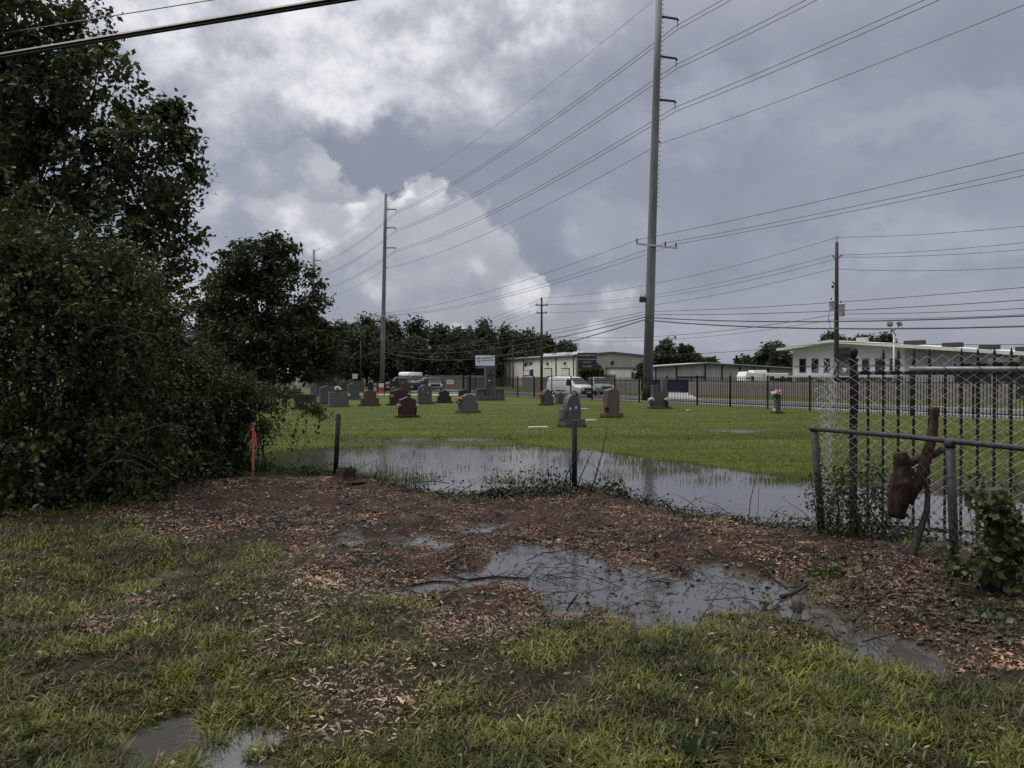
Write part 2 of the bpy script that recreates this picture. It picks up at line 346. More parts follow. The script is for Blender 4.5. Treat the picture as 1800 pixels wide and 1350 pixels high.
# ------------------------------------------------------------------ the ground, its water and what covers it
def gp(lst): return [G(*p) for p in lst]
POND = gp([(395, 800), (470, 795), (560, 788), (650, 786), (760, 782), (900, 785), (1050, 794), (1150, 806), (1280, 828), (1430, 850), (1600, 868), (1800, 885), (1990, 905), (1990, 1010), (1800, 985), (1700, 972), (1600, 958), (1500, 946), (1440, 935), (1340, 928), (1230, 912), (1160, 890), (1100, 875), (1040, 866), (930, 862), (880, 870), (820, 875), (740, 868), (660, 857), (600, 848), (500, 838), (400, 836)])
PUDS = [gp(p) for p in (
    [(688, 950), (740, 944), (800, 950), (822, 960), (790, 972), (720, 968)],
    [(798, 930), (830, 922), (868, 926), (872, 938), (820, 940)],
    [(575, 950), (625, 944), (650, 955), (628, 968), (588, 968)],
    [(855, 975), (905, 958), (1000, 962), (1045, 976), (1075, 1002), (1130, 1003), (1180, 1015), (1218, 1022), (1235, 1003), (1270, 998), (1300, 1012), (1350, 1016), (1400, 1020), (1440, 1040), (1475, 1068), (1515, 1090), (1600, 1122), (1690, 1150), (1755, 1185), (1800, 1225), (1720, 1222), (1610, 1205), (1530, 1180), (1470, 1142), (1425, 1110), (1370, 1098), (1300, 1100), (1230, 1090), (1190, 1100), (1125, 1106), (1060, 1084), (960, 1080), (935, 1066), (965, 1042), (905, 1032), (830, 1040), (740, 1052), (696, 1044), (720, 1028), (800, 1014), (850, 1000)],
    [(250, 1400), (300, 1332), (365, 1305), (420, 1272), (462, 1282), (488, 1318), (505, 1360), (470, 1420)],
    [(632, 1400), (640, 1318), (672, 1306), (690, 1340), (688, 1410)],
    [(205, 1030), (240, 1020), (280, 1020), (275, 1034), (225, 1038)],
    [(370, 1330), (200, 1380), (230, 1300), (300, 1270)],
    [(600, 773), (760, 769), (900, 772), (900, 776), (760, 776), (600, 777)],
    [(1235, 757), (1300, 756), (1360, 759), (1300, 761)],
)]
MULCH = gp([(190, 935), (230, 905), (330, 872), (450, 862), (600, 858), (760, 866), (900, 866), (1040, 866), (1150, 885), (1250, 918), (1450, 940), (1700, 985), (1830, 1040), (1850, 1260), (1700, 1190), (1560, 1130), (1450, 1095), (1300, 1085), (1120, 1090), (1000, 1088), (900, 1105), (800, 1135), (760, 1110), (735, 1060), (690, 1050), (620, 1042), (560, 1012), (470, 975), (350, 968), (250, 965)])
CHIPP = [(*G(600, 1215), 0.36, 0.34), (*G(655, 1245), 0.34, 0.3), (*G(610, 1290), 0.3, 0.25), (*G(520, 1125), 0.22, 0.3), (*G(510, 1085), 0.25, 0.35), (*G(475, 1165), 0.16, 0.25), (*G(560, 1030), 0.6, 0.55), (*G(640, 1045), 0.45, 0.35), (*G(820, 1100), 0.6, 0.5)]
REDP = [(*G(188, 1112), 0.22, 0.32), (*G(235, 1080), 0.16, 0.25)]
def patch(x, y, P):
    r = np.zeros(np.shape(x))
    for px, py, rx, ry in P:
        d = ((x-px)/rx)**2 + ((y-py)/ry)**2; r = np.maximum(r, np.exp(-d*0.9))
    return r
def fields(x, y):
    x = np.asarray(x, float); y = np.asarray(y, float)
    near = np.clip((45-np.abs(y))/20, 0, 1)
    j = (fbm(x, y, 2.2, 1) - 0.5)*0.55 + (fbm(x, y, 7.0, 5) - 0.5)*0.22
    pond = poly_sd(x, y, POND) + (fbm(x, y, 0.8, 2) - 0.5)*0.9*np.clip((y-9)/5, 0.25, 1.3) + j*0.5
    pud = np.full(x.shape, -1e3)
    for P in PUDS:
        xs = [p[0] for p in P]; ys = [p[1] for p in P]; m_ = 1.6
        k = (x > min(xs)-m_) & (x < max(xs)+m_) & (y > min(ys)-m_) & (y < max(ys)+m_)
        if k.any():
            s = poly_sd(x[k], y[k], P); s = s + (j[k]*0.9 + (fbm(x[k], y[k], 4.5, 15)-0.5)*0.5 - 0.8*np.clip((x[k]-2.3)/0.9, 0, 1)*(fbm(x[k], y[k], 3.0, 17)-0.2) if min(ys) < 12 else j[k]*0.5); pud[k] = np.maximum(pud[k], s)
    wet = np.maximum(pond, pud)
    mul = poly_sd(x, y, MULCH) + (fbm(x, y, 1.3, 8) - 0.5)*1.1
    return wet, pond, pud, mul
def heights(x, y, wet=None, mul=None):
    x = np.asarray(x, float); y = np.asarray(y, float)
    if wet is None: wet, _, _, mul = fields(x, y)
    inside = np.clip(wet, 0, None); out = np.clip(-wet, 0, None)
    far = np.clip((y-13)/6, 0, 1)
    cap = (1-far)*(0.045 + 0.06*fbm(x, y, 0.55, 11)) + far*(0.015 + 0.10*np.clip((y-15)/30, 0, 1))
    slope = (1-far)*0.16 + far*0.035
    z = np.where(wet > 0, -np.minimum(0.05, inside*0.16), cap*(1-np.exp(-out*slope/np.maximum(cap, 1e-3))))
    nz = (fbm(x, y, 5.0, 21) - 0.5)*0.035 + (fbm(x, y, 16.0, 31, 2) - 0.5)*0.02
    z = z + nz*np.clip((26-np.abs(y))/10, 0.0, 1)*np.where(wet > 0.25, 0.25, 1.0)
    mw = np.clip(mul*2.5, 0, 1)
    z = z - 0.05*np.clip((0.34-fbm(x, y, 1.1, 51))*7, 0, 1)*np.clip((9.5-y)/1.5, 0, 1)*np.clip((y-2)/0.5, 0, 1)*(1-mw)
    for cx, cy, r, h in ((*G(1010, 880), 0.7, 0.12), (*G(1200, 940), 0.9, 0.07), (*G(470, 880), 1.4, 0.10), (*G(610, 868), 0.7, 0.12), (*G(1620, 1010), 1.0, 0.10), (*G(1690, 1090), 0.8, 0.08), (*G(60, 960), 2.2, 0.12), (-8.0, 12.0, 4.0, 0.2)):
        z = z + h*np.exp(-((x-cx)**2 + (y-cy)**2)/(r*r))*np.where(wet > 0.2, 0.3, 1)
    z = z + mw*np.where(wet > 0, 0, 1)*((fbm(x, y, 9, 41, 3) - 0.4)*0.05 + (fbm(x, y, 2.6, 43, 3) - 0.45)*0.07)
    return z
def gz(x, y): return float(heights(np.array([x]), np.array([y]))[0])

def grid_axis(fine0, fine1, step, far, grow=1.12):
    a = list(np.arange(fine0, fine1, step)); s = step
    while a[-1] < far: s *= grow; a.append(a[-1]+s)
    s = step; b = []
    p = fine0
    while p > -far: s *= grow; p -= s; b.append(p)
    return np.array(b[::-1] + a)
def build_ground():
    xs = grid_axis(-5.5, 6.0, 0.05, 900, 1.07); ys = []
    y = 2.6; s = 0.035
    while y < 22: ys.append(y); s = 0.035 + max(0, y-5)*0.0048; y += s
    while y < 900: ys.append(y); s *= 1.09; y += s
    b = []; y = 2.6; s = 0.05
    while y > -300: s *= 1.25; y -= s; b.append(y)
    ys = np.array(b[::-1] + ys); X, Y = np.meshgrid(xs, ys)
    wet, pond, pud, mul = fields(X, Y); Z = heights(X, Y, wet, mul)
    nx, ny = len(xs), len(ys)
    i = np.arange(nx-1)[None, :] + nx*np.arange(ny-1)[:, None]
    Fc = np.stack([i, i+1, i+nx+1, i+nx], -1).reshape(-1, 4)
    m = bpy.data.materials.new('ground'); m.use_nodes = True; t = m.node_tree; nt = NT(t); bs = t.nodes['Principled BSDF']
    g = nt.node('ShaderNodeNewGeometry'); P = g.outputs['Position']
    def at(n):
        a = nt.node('ShaderNodeAttribute', attribute_name=n); return E(nt, a.outputs['Fac'])
    f1, _ = nt.noise(P, 1.6, 6, 0.65); f2, _ = nt.noise(P, 22, 5, 0.7); f3, _ = nt.noise(P, 0.35, 5, 0.6); f4, _ = nt.noise(P, 70, 3, 0.7)
    mp = nt.node('ShaderNodeMapping'); t.links.new(P, mp.inputs[0]); mp.inputs['Scale'].default_value = (0.25, 1.0, 1.0)
    f5, _ = nt.noise(mp.outputs[0], 0.9, 5, 0.6)
    soil = nt.mix(nt.step(f2, 0.35, 0.65), (0.010, 0.008, 0.005), (0.032, 0.026, 0.014))
    mulch = nt.mix(nt.step(f2*0.5+f4*0.5, 0.38, 0.62), (0.006, 0.005, 0.004), (0.026, 0.016, 0.011))
    mulch = nt.mix(nt.step(f1, 0.4, 0.62), mulch, nt.mix(f4, (0.011, 0.007, 0.005), (0.095, 0.047, 0.028)))
    lawn = nt.mix(nt.step(f3*0.4+f5*0.6, 0.38, 0.62), (0.042, 0.060, 0.008), (0.082, 0.099, 0.012))
    f6, _ = nt.noise(P, 0.13, 4, 0.55)
    lawn = nt.mix(nt.step(f6, 0.48, 0.66)*0.55, lawn, (0.046, 0.050, 0.012))
    lawn = nt.mix(nt.step(f2, 0.42, 0.7)*0.6, lawn, (0.040, 0.054, 0.008))
    mud = (0.030, 0.024, 0.019)
    blot = nt.step(f1*0.6 + f3*0.4, 0.52, 0.60)
    mulch = nt.mix(blot*0.75, mulch, (0.014, 0.010, 0.008))
    c = nt.mix(at('lawn'), soil, lawn); c = nt.mix(at('mulch'), c, mulch); c = nt.mix(at('wet')*0.85, c, mud)
    t.links.new(c.o, bs.inputs['Base Color']); t.links.new((at('wet')*-0.35 + 0.72).o, bs.inputs['Roughness']); t.links.new((at('wet')*0.4 + 0.12).o, bs.inputs['Specular IOR Level'])
    bn = nt.node('ShaderNodeBump'); bn.inputs['Strength'].default_value = 0.7; bn.inputs['Distance'].default_value = 0.02
    t.links.new((f2*0.6+f4*0.4).o, bn.inputs['Height']); t.links.new(bn.outputs[0], bs.inputs['Normal'])
    me = mesh_np('ground', np.stack([X, Y, Z], -1).reshape(-1, 3), Fc, m, True)
    for nm, v in (('mulch', np.clip(mul*2.2+0.1, 0, 1)*np.clip((40-Y)/5, 0, 1)), ('lawn', np.clip((Y-12.5)/2.5, 0, 1)*np.clip(-wet*3+0.2, 0, 1)), ('wet', np.clip(wet*5+0.5, 0, 1))):
        a = me.attributes.new(nm, 'FLOAT', 'POINT'); a.data.foreach_set('value', v.astype(np.float32).ravel())
    o = obj('ground', me); o['kind'] = 'structure'
build_ground()
def build_water():
    m = bpy.data.materials.new('flood_water'); m.use_nodes = True; t = m.node_tree; nt = NT(t); b = t.nodes['Principled BSDF']
    b.inputs['Base Color'].default_value = (0.058, 0.056, 0.054, 1); b.inputs['Roughness'].default_value = 0.03; b.inputs['IOR'].default_value = 2.2
    g = nt.node('ShaderNodeNewGeometry')
    mp = nt.node('ShaderNodeMapping'); t.links.new(g.outputs['Position'], mp.inputs[0]); mp.inputs['Scale'].default_value = (1, 1.6, 1)
    f, _ = nt.noise(mp.outputs[0], 3.0, 4, 0.6); f2, _ = nt.noise(mp.outputs[0], 14.0, 3, 0.55)
    bn = nt.node('ShaderNodeBump'); bn.inputs['Strength'].default_value = 0.32; bn.inputs['Distance'].default_value = 0.02
    t.links.new((f*0.7+f2*0.3).o, bn.inputs['Height']); t.links.new(bn.outputs[0], b.inputs['Normal'])
    xs = np.linspace(-14, 22, 60); ys = np.linspace(2.0, 34, 60); X, Y = np.meshgrid(xs, ys)
    i = np.arange(59)[None, :] + 60*np.arange(59)[:, None]
    me = mesh_np('flood_water', np.stack([X, Y, X*0], -1).reshape(-1, 3), np.stack([i, i+1, i+61, i+60], -1).reshape(-1, 4), m, True)
    o = obj('flood_water', me); o['kind'] = 'structure'
build_water()

def blades(x, y, z, h, w, lean, curl=0.5, az=None):
    """grass blades: two quads' worth of tapering strip each"""
    n = len(x); az = rng.random(n)*2*np.pi if az is None else az
    dx, dy = np.cos(az), np.sin(az); sx, sy = -dy*w/2, dx*w/2
    l1 = lean; l2 = np.clip(lean + curl*rng.random(n), 0, 1.75)
    m1 = np.stack([x + dx*np.sin(l1)*h*0.55, y + dy*np.sin(l1)*h*0.55, z + np.cos(l1)*h*0.55], -1)
    tp = m1 + np.stack([dx*np.sin(l2)*h*0.5, dy*np.sin(l2)*h*0.5, np.cos(l2)*h*0.5], -1)
    tp[:, 2] = np.maximum(tp[:, 2], z+0.004); s = np.stack([sx, sy, sx*0], -1); p0 = np.stack([x, y, z-0.004], -1)
    V = np.stack([p0-s*0.8, p0+s*0.8, m1+s, m1-s, tp], 1).reshape(-1, 3)
    b = (np.arange(n)*5)[:, None]
    Fc = np.concatenate([b+np.array([[0, 1, 2]]), b+np.array([[0, 2, 3]]), b+np.array([[3, 2, 4]])], 0)
    return V, Fc
def frustum_points(n, D0, D1, power=1.0, margin=1.08):
    u = rng.random(n); D = D0*(D1/D0)**(u**power); x = (rng.random(n)*2-1)*D*900/F*margin
    return x, D
def stuff(name, V, Fc, m, label, cat, smooth=False):
    o = obj(name, mesh_np(name, V, Fc, m, smooth)); o['kind'] = 'stuff'; o['label'] = label; o['category'] = cat; return o
def build_grass():
    x, y = frustum_points(330000, 3.2, 9.8, 0.9)
    wet, pond, pud, mul = fields(x, y); z = heights(x, y, wet, mul)
    cp = np.maximum(patch(x, y, CHIPP), patch(x, y, REDP))
    thin = fbm(x, y, 1.1, 51); keep = (mul < 0.12-0.3*rng.random(len(x))) & (wet < 0.09+0.12*rng.random(len(x))**3) & (rng.random(len(x)) > cp*1.05) & (rng.random(len(x)) < np.clip((thin-0.25)*3.2, 0.10, 1.0)*np.clip((fbm(x, y, 5.5, 55)-0.28)*4, 0.12, 1))
    keep &= ~((mul > 0.0) & (rng.random(len(x)) < 0.9))
    x, y, z, thin = x[keep], y[keep], z[keep], thin[keep]
    n = len(x); sz = 0.7+0.7*fbm(x, y, 2.5, 61)
    # tufts: neighbouring blades lean the same way
    flow = fbm(x, y, 3.0, 71)*14 + rng.normal(0, 2.2, n)
    dry = rng.random(n) < 0.11+1.4*np.clip(0.45-thin, 0, 0.3)
    L_, w_, le_ = (0.03+0.075*rng.random(n)**1.3)*sz, 0.0045+0.006*rng.random(n), 0.6+0.9*rng.random(n)
    V, Fc = blades(x[~dry], y[~dry], z[~dry], L_[~dry], w_[~dry], le_[~dry], 0.6, flow[~dry])
    stuff('foreground_grass', V, Fc, M['grass'], 'short wet yellow-green grass in the foreground', 'grass')
    V, Fc = blades(x[dry], y[dry], z[dry]+0.012, L_[dry]*1.2, w_[dry]*0.7, 1.2+0.35*rng.random(dry.sum()), 0.2)
    stuff('dead_grass', V, Fc, M['straw'], 'matted straw-coloured dead grass between the green blades', 'grass')
    # blades still standing in the shallow run-off on the right
    x, y = frustum_points(26000, 4.2, 7.2, 1.0); k = (x > 1.8); x, y = x[k], y[k]
    wet, pond, pud, mul = fields(x, y); z = heights(x, y, wet, mul)
    k = (pud > -0.15) & (pud < 0.5) & (fbm(x, y, 2.6, 57) > 0.5) & (rng.random(len(x)) < 0.5); x, y, z = x[k], y[k], z[k]; n = len(x)
    V, Fc = blades(x, y, z, 0.05+0.07*rng.random(n), 0.004+0.004*rng.random(n), 0.3+0.9*rng.random(n), 0.7)
    stuff('puddle_grass', V, Fc, M['grass'], 'grass blades standing in the shallow run-off at the right', 'grass')
    # scattered weedy tufts in the mulch and on the pond rim near the fence
    x, y = frustum_points(60000, 5.5, 13.5, 1.0)
    wet, pond, pud, mul = fields(x, y); z = heights(x, y, wet, mul)
    k = (mul > 0) & (wet < 0.1) & (fbm(x, y, 1.7, 81) > 0.66-0.05*(x > 3)) & (rng.random(len(x)) < 0.5)
    x, y, z = x[k], y[k], z[k]; n = len(x)
    V, Fc = blades(x, y, z, 0.05+0.07*rng.random(n), 0.004+0.004*rng.random(n), 0.3+0.8*rng.random(n), 0.8)
    stuff('weed_tufts', V, Fc, M['grass'], 'thin weedy tufts growing through the wood chip mulch', 'grass')
    # flooded lawn edge: upright blades standing out of the water, then the mown lawn
    x, y = frustum_points(200000, 12.2, 24, 1.0)
    wet, pond, pud, mul = fields(x, y); z = heights(x, y, wet, mul)
    edge = poly_sd(x, y, POND)
    pr = np.where(wet > 0, 0.9*np.exp(-np.clip(wet, 0, 9)/1.1)*np.clip((fbm(x, y, 1.4, 91)-0.42)*6, 0.03, 1), 0.75)
    k = (mul < -0.3) & (rng.random(len(x)) < pr) & (y > 13.2)
    x, y, z, wet = x[k], y[k], z[k], wet[k]; n = len(x)
    V, Fc = blades(x, y, np.maximum(z, -0.03), np.where(wet > 0, 0.09+0.08*rng.random(n), 0.03+0.03*rng.random(n)), 0.005+0.005*rng.random(n), np.where(wet > 0, 0.1+0.4*rng.random(n), 0.3+0.8*rng.random(n)), 0.5)
    stuff('flooded_lawn_grass', V, Fc, M['lawn'], 'green lawn blades standing in the shallow flood water', 'grass')
    x, y = frustum_points(150000, 22, 48, 1.0)
    fx = x - (-0.9); fy = y - 68.6; k = (fx*0.866 + fy*0.5 < -0.3) & (y < 66)
    x, y = x[k], y[k]; z = heights(x, y); k = z > -0.005; x, y, z = x[k], y[k], z[k]; n = len(x)
    V, Fc = blades(x, y, z, 0.03+0.03*rng.random(n), 0.008+0.008*rng.random(n), 0.3+0.8*rng.random(n), 0.5)
    stuff('cemetery_lawn_grass', V, Fc, M['lawn'], 'mown green grass of the cemetery lawn', 'grass')
build_grass()
def chip_mesh(x, y, z, L, w, th, tilt):
    n = len(x); a = rng.random(n)*2*np.pi; e = rng.normal(0, tilt, n)
    d = np.stack([np.cos(a)*np.cos(e), np.sin(a)*np.cos(e), np.sin(e)], -1)*(L/2)[:, None]
    b = a + np.pi/2; r = rng.normal(0, 0.5, n)
    s = np.stack([np.cos(b)*np.cos(r), np.sin(b)*np.cos(r), np.sin(r)], -1)*(w/2)[:, None]
    c = np.stack([x, y, z], -1); up = np.stack([x*0, x*0, th], -1)
    V = np.stack([c-d*1.0-s*0.5, c-d*0.6+s, c+d, c+d*0.5-s*0.9, c+up+d*0.1], 1).reshape(-1, 3)
    b5 = (np.arange(n)*5)[:, None]
    Fc = np.concatenate([b5+np.array([[0, 1, 4]]), b5+np.array([[1, 2, 4]]), b5+np.array([[2, 3, 4]]), b5+np.array([[3, 0, 4]])], 0)
    return V, Fc
def build_chips():
    x, y = frustum_points(150000, 4.6, 13.8, 1.0)
    wet, pond, pud, mul = fields(x, y); z = heights(x, y, wet, mul)
    k = (mul > -0.05-0.4*rng.random(len(x))) & (wet < 0.05) & (rng.random(len(x)) < 0.12+1.2*np.clip((fbm(x, y, 1.2, 131)-0.38)*4.5, 0, 1))
    k &= (rng.random(len(x)) > 0.62*np.clip((x-2.6)/0.8, 0, 1))
    k |= (rng.random(len(x)) < patch(x, y, REDP))
    x, y, z = x[k], y[k], z[k]; n = len(x); L = (0.010+0.06*rng.random(n)**2.4)*(0.5+1.0*fbm(x, y, 1.7, 137))
    V, Fc = chip_mesh(x, y, z+0.006+0.006*rng.random(n), L, L*(0.15+0.35*rng.random(n)), 0.003+0.008*rng.random(n), 0.35)
    stuff('wood_chip_mulch', V, Fc, M['chips'], 'wet reddish-brown wood chips strewn over the cleared strip', 'wood chips')
    # longer pale splinters on the worn track through the grass
    xs, ys = [], []
    for (cx, cy, rx, ry), cnt in zip(CHIPP, (640, 430, 180, 150, 260, 140, 620, 460, 420)):
        xs.append(rng.normal(cx, rx*0.8, cnt)); ys.append(rng.normal(cy, ry*0.8, cnt))
    fx, fy = frustum_points(1500, 3.4, 9, 1.0); xs.append(fx); ys.append(fy)
    x = np.concatenate(xs); y = np.concatenate(ys); wet, _, _, mul = fields(x, y); k = wet < 0.02
    x, y = x[k], y[k]; z = heights(x, y); n = len(x); L = 0.009+0.062*rng.random(n)**2.6
    V, Fc = chip_mesh(x, y, z+0.014+0.016*rng.random(n), L, L*(0.12+0.3*rng.random(n)), 0.003+0.006*rng.random(n), 0.25)
    stuff('pale_wood_splinters', V, Fc, M['palechips'], 'pale split wood splinters lying in the grass track', 'wood chips')
    # dead leaves and bark floating on the water and lying in the mulch
    x, y = frustum_points(42000, 5.0, 17, 1.0); wet, pond, pud, mul = fields(x, y)
    pr = np.where(wet > 0, np.where(pond > 0, 0.05+0.35*np.exp(-wet/0.35), 0.30*np.exp(-wet/0.6)+0.06), np.where(mul > 0, 0.75+1.5*np.clip((x-2.4)/0.8, 0, 1), 0.14))
    k = rng.random(len(x)) < pr*np.clip((fbm(x, y, 1.2, 101)-0.25)*2.2, 0.05, 1); x, y, wet = x[k], y[k], wet[k]; z = np.where(wet > 0, 0.002, heights(x, y)+0.012)
    n = len(x); L = 0.02+0.06*rng.random(n)**2
    V, Fc = chip_mesh(x, y, z, L, L*(0.3+0.4*rng.random(n)), 0.004+0.02*rng.random(n), 0.25)
    stuff('leaf_litter', V, Fc, M['deadleaf'], 'dark dead leaves and bark bits on water and mulch', 'leaf litter')
    # thin twigs littering the cleared strip
    mb = MB()
    x, y = frustum_points(2300, 5.2, 14, 1.0); wet, pond, pud, mul = fields(x, y); z = heights(x, y, wet, mul)
    for i in range(len(x)):
        if (mul[i] > 0 and (pond[i] < 0.15)) or (0 < wet[i] < 0.25 and pond[i] < 0.3 and random.random() < 0.1):
            a = random.random()*6.28; L = 0.1+0.45*random.random()**2; zz = max(z[i], 0.0)+0.012; r = 0.002+0.0035*random.random()
            e = 0.05 if random.random() < 0.8 else 0.6
            p0 = Vector((x[i], y[i], zz)); p2 = p0 + Vector((math.cos(a)*L, math.sin(a)*L, e*L*random.random())); p1 = (p0+p2)/2 + Vector((random.uniform(-.1, .1)*L, random.uniform(-.1, .1)*L, 0.02+0.05*L))
            mb.tube([p0, p1, p2], [r, r*0.8, r*0.4], 4, False)
    for i in range(90):              # short cut stubs standing in the mulch
        k = random.randrange(len(x))
        if mul[k] > 0.1 and wet[k] < -0.05: hgt = 0.04+0.14*random.random()**2; mb.tube([(x[k], y[k], z[k]-.01), (x[k]+random.uniform(-.3, .3)*hgt, y[k]+random.uniform(-.3, .3)*hgt, z[k]+hgt)], [0.007, 0.004], 4)
    rim = [Vector((*G(*p), 0)) for p in ((430, 842), (520, 845), (600, 853), (660, 862), (740, 872), (820, 879), (880, 875), (930, 868), (1040, 871), (1100, 879), (1160, 894), (1230, 915), (1340, 930), (1440, 938), (1520, 955))]
    RL = []
    for i in range(420):
        k = random.randrange(len(rim)-1); p = rim[k].lerp(rim[k+1], random.random()) + Vector((random.gauss(0, .15), random.gauss(.05, .22), 0)); p.z = max(gz(p.x, p.y), 0)+.01
        a = random.random()*6.28; L = .12+.45*random.random()**2; e = random.random()**2*.8; q = p+Vector((math.cos(a)*L, math.sin(a)*L*.6, e*L)); m2 = (p+q)/2+Vector((random.uniform(-.1, .1)*L, 0, .06*L)); mb.tube([p, m2, q], [.006, .005, .002], 4, False)
    for i in range(3800):
        k = random.randrange(len(rim)-1); p = rim[k].lerp(rim[k+1], random.random()); RL.append((p.x+random.gauss(0, .2), p.y+random.gauss(.02, .2), 0))
    RL = np.array(RL); RL[:, 2] = np.maximum(heights(RL[:, 0], RL[:, 1]), 0)+rng.random(len(RL))**3*.09; V, Fc = leaf_arrays(RL, .022+.045*rng.random(len(RL)), .6)
    stuff('pond_rim_litter', V, Fc, M['rimleaf'], 'dark cut leaves and trimmings piled along the pond rim', 'leaf litter')
    o = mb.build('twig_litter', M['twig']); o['kind'] = 'stuff'; o['label'] = 'thin broken twigs littering the mulch and puddle'; o['category'] = 'twigs'
# ------------------------------------------------------------------ foliage
def leaf_arrays(P, L, asp=0.5, droop=0.3, flat=0.0):
    """folded diamond leaves at points P, length L"""
    n = len(P); a = rng.random(n)*2*np.pi; e = rng.normal(-droop, 0.6, n)
    d = np.stack([np.cos(a)*np.cos(e), np.sin(a)*np.cos(e), np.sin(e)], -1)
    u = rng.normal(0, 1, (n, 3)); u[:, 2] += 1.2+flat; s = np.cross(d, u); s /= np.linalg.norm(s, axis=1, keepdims=True)+1e-9
    nn = np.cross(s, d); L = np.broadcast_to(L, n)[:, None]
    fold = 0.12*L*nn
    m = P + d*L*0.45
    V = np.stack([P, m + s*L*asp*0.5 + fold, P + d*L, m - s*L*asp*0.5 + fold], 1).reshape(-1, 3)
    b = (np.arange(n)*4)[:, None]
    return V, np.concatenate([b+np.array([[0, 1, 2]]), b+np.array([[0, 2, 3]])], 0)
build_chips()
def crown_points(ells, n, shell=0.5):
    vol = np.array([e[3]*e[4]*e[5] for e in ells])**0.75; vol = np.maximum(vol, vol.max()*0.06); pick = rng.choice(len(ells), n, p=vol/vol.sum())
    E_ = np.array(ells)[pick]; d = rng.normal(0, 1, (n, 3)); d /= np.linalg.norm(d, axis=1, keepdims=True)
    r = (shell + (1-shell)*rng.random(n)**0.6)*(0.86 + 0.22*rng.random(n))
    return E_[:, :3] + d*r[:, None]*E_[:, 3:6]
def wob(a, b, k, amt, droop=0.0):
    a, b = Vector(a), Vector(b); L = (b-a).length; pts = []
    for i in range(k+1):
        t = i/k; p = a.lerp(b, t)
        if 0 < i < k: p = p + Vector((random.uniform(-1, 1), random.uniform(-1, 1), random.uniform(-1, 1)))*L*amt
        p.z += droop*L*4*t*(1-t); pts.append(p)
    return pts
def tree(name, label, cat, loc, ells, nclump, per, leaf, clump_r, trunk_r, lm, bm='bark', group=None, nlimb=14, shell=0.5, asp=0.55, forks=1, sub=0.5, lowest=None, flatten=0.7):
    t = thing(name, label, cat, loc, 0, group)
    Cc = crown_points(ells, nclump, shell)
    if lowest is not None: Cc = Cc[Cc[:, 2] > lowest]
    nc = len(Cc); pp = np.repeat(Cc, per, 0); sz = np.repeat(0.6+0.7*rng.random(nc), per)
    off = rng.normal(0, 1, (len(pp), 3))*np.array([1, 1, flatten])*clump_r*sz[:, None]*0.62
    P = pp + off; P[:, 2] = np.maximum(P[:, 2], 0.05)
    V, Fc = leaf_arrays(P, leaf*(0.6+0.8*rng.random(len(P))), asp)
    obj('crown', mesh_np('crown', V, Fc, M[lm]), t)
    ctr = np.array([e[:3] for e in ells]).mean(0); zt = ctr[2]
    mb = MB(); top = Vector((ctr[0]*0.6, ctr[1]*0.6, zt*1.05))
    tp = wob((0, 0, -0.1), top, 5, 0.02); mb.tube(tp, [trunk_r*(1.25-0.9*i/5) for i in range(6)], 8)
    idx = rng.permutation(nc)[:nlimb]
    for i in idx:
        c = Vector(Cc[i]); k = random.randint(2, 4); a = tp[k]
        if c.z < a.z*0.7: a = tp[max(1, k-2)]
        pts = wob(a, c, 4, 0.05, 0.08); r0 = trunk_r*random.uniform(0.28, 0.45)
        mb.tube(pts, [r0*(1-0.85*j/4) for j in range(5)], 5)
        dist = np.linalg.norm(Cc - np.array(pts[3]), axis=1)
        for q in np.argsort(dist)[1:4]:
            if random.random() < sub: mb.tube(wob(pts[random.choice((2, 3))], Cc[q], 3, 0.06), [r0*0.4, r0*0.3, r0*0.2, r0*0.1], 4, False)
    mb.build('trunk', M[bm], t, True)
    return t
# tall broadleaf at the left edge, its crown leaving the frame above and to the left
def at(px, py, D, ox, oy):
    p = W(px, py, D); return (p.x-ox, p.y-oy, p.z)
bx, by = W(8, 700, 16).x, 16.0
def el_(px, py, D, rx, ry, rz): return (*at(px, py, D, bx, by), rx, ry, rz)
tree('broadleaf_tree', 'tall dark broadleaf tree rising above the thicket at the left edge', 'tree', (bx, by, gz(bx, by)),
     [el_(60, 60, 16, 1.6, 2.0, 1.2), el_(140, 190, 15.5, 1.8, 2.0, 1.15), el_(245, 300, 15, 1.35, 1.6, 1.1), el_(300, 385, 14.8, 0.85, 1.2, 0.8), el_(60, 300, 15.5, 1.6, 2, 1.2), el_(160, 400, 15, 1.5, 1.6, 1.0), el_(270, 470, 15, 0.8, 1.2, 0.75), el_(20, -60, 16.5, 1.5, 2.0, 1.1), el_(-120, 150, 16.5, 2.0, 2.2, 2.4), el_(-150, -40, 17, 1.6, 2, 1.4), el_(120, 120, 16, 0.9, 1.4, 0.9), el_(320, 250, 14.8, 0.25, 0.3, 0.2), el_(300, 205, 15, 0.2, 0.3, 0.15)],
     800, 48, 0.135, 0.24, 0.15, 'leaf_big', nlimb=80, shell=0.25, asp=0.62, sub=0.7)
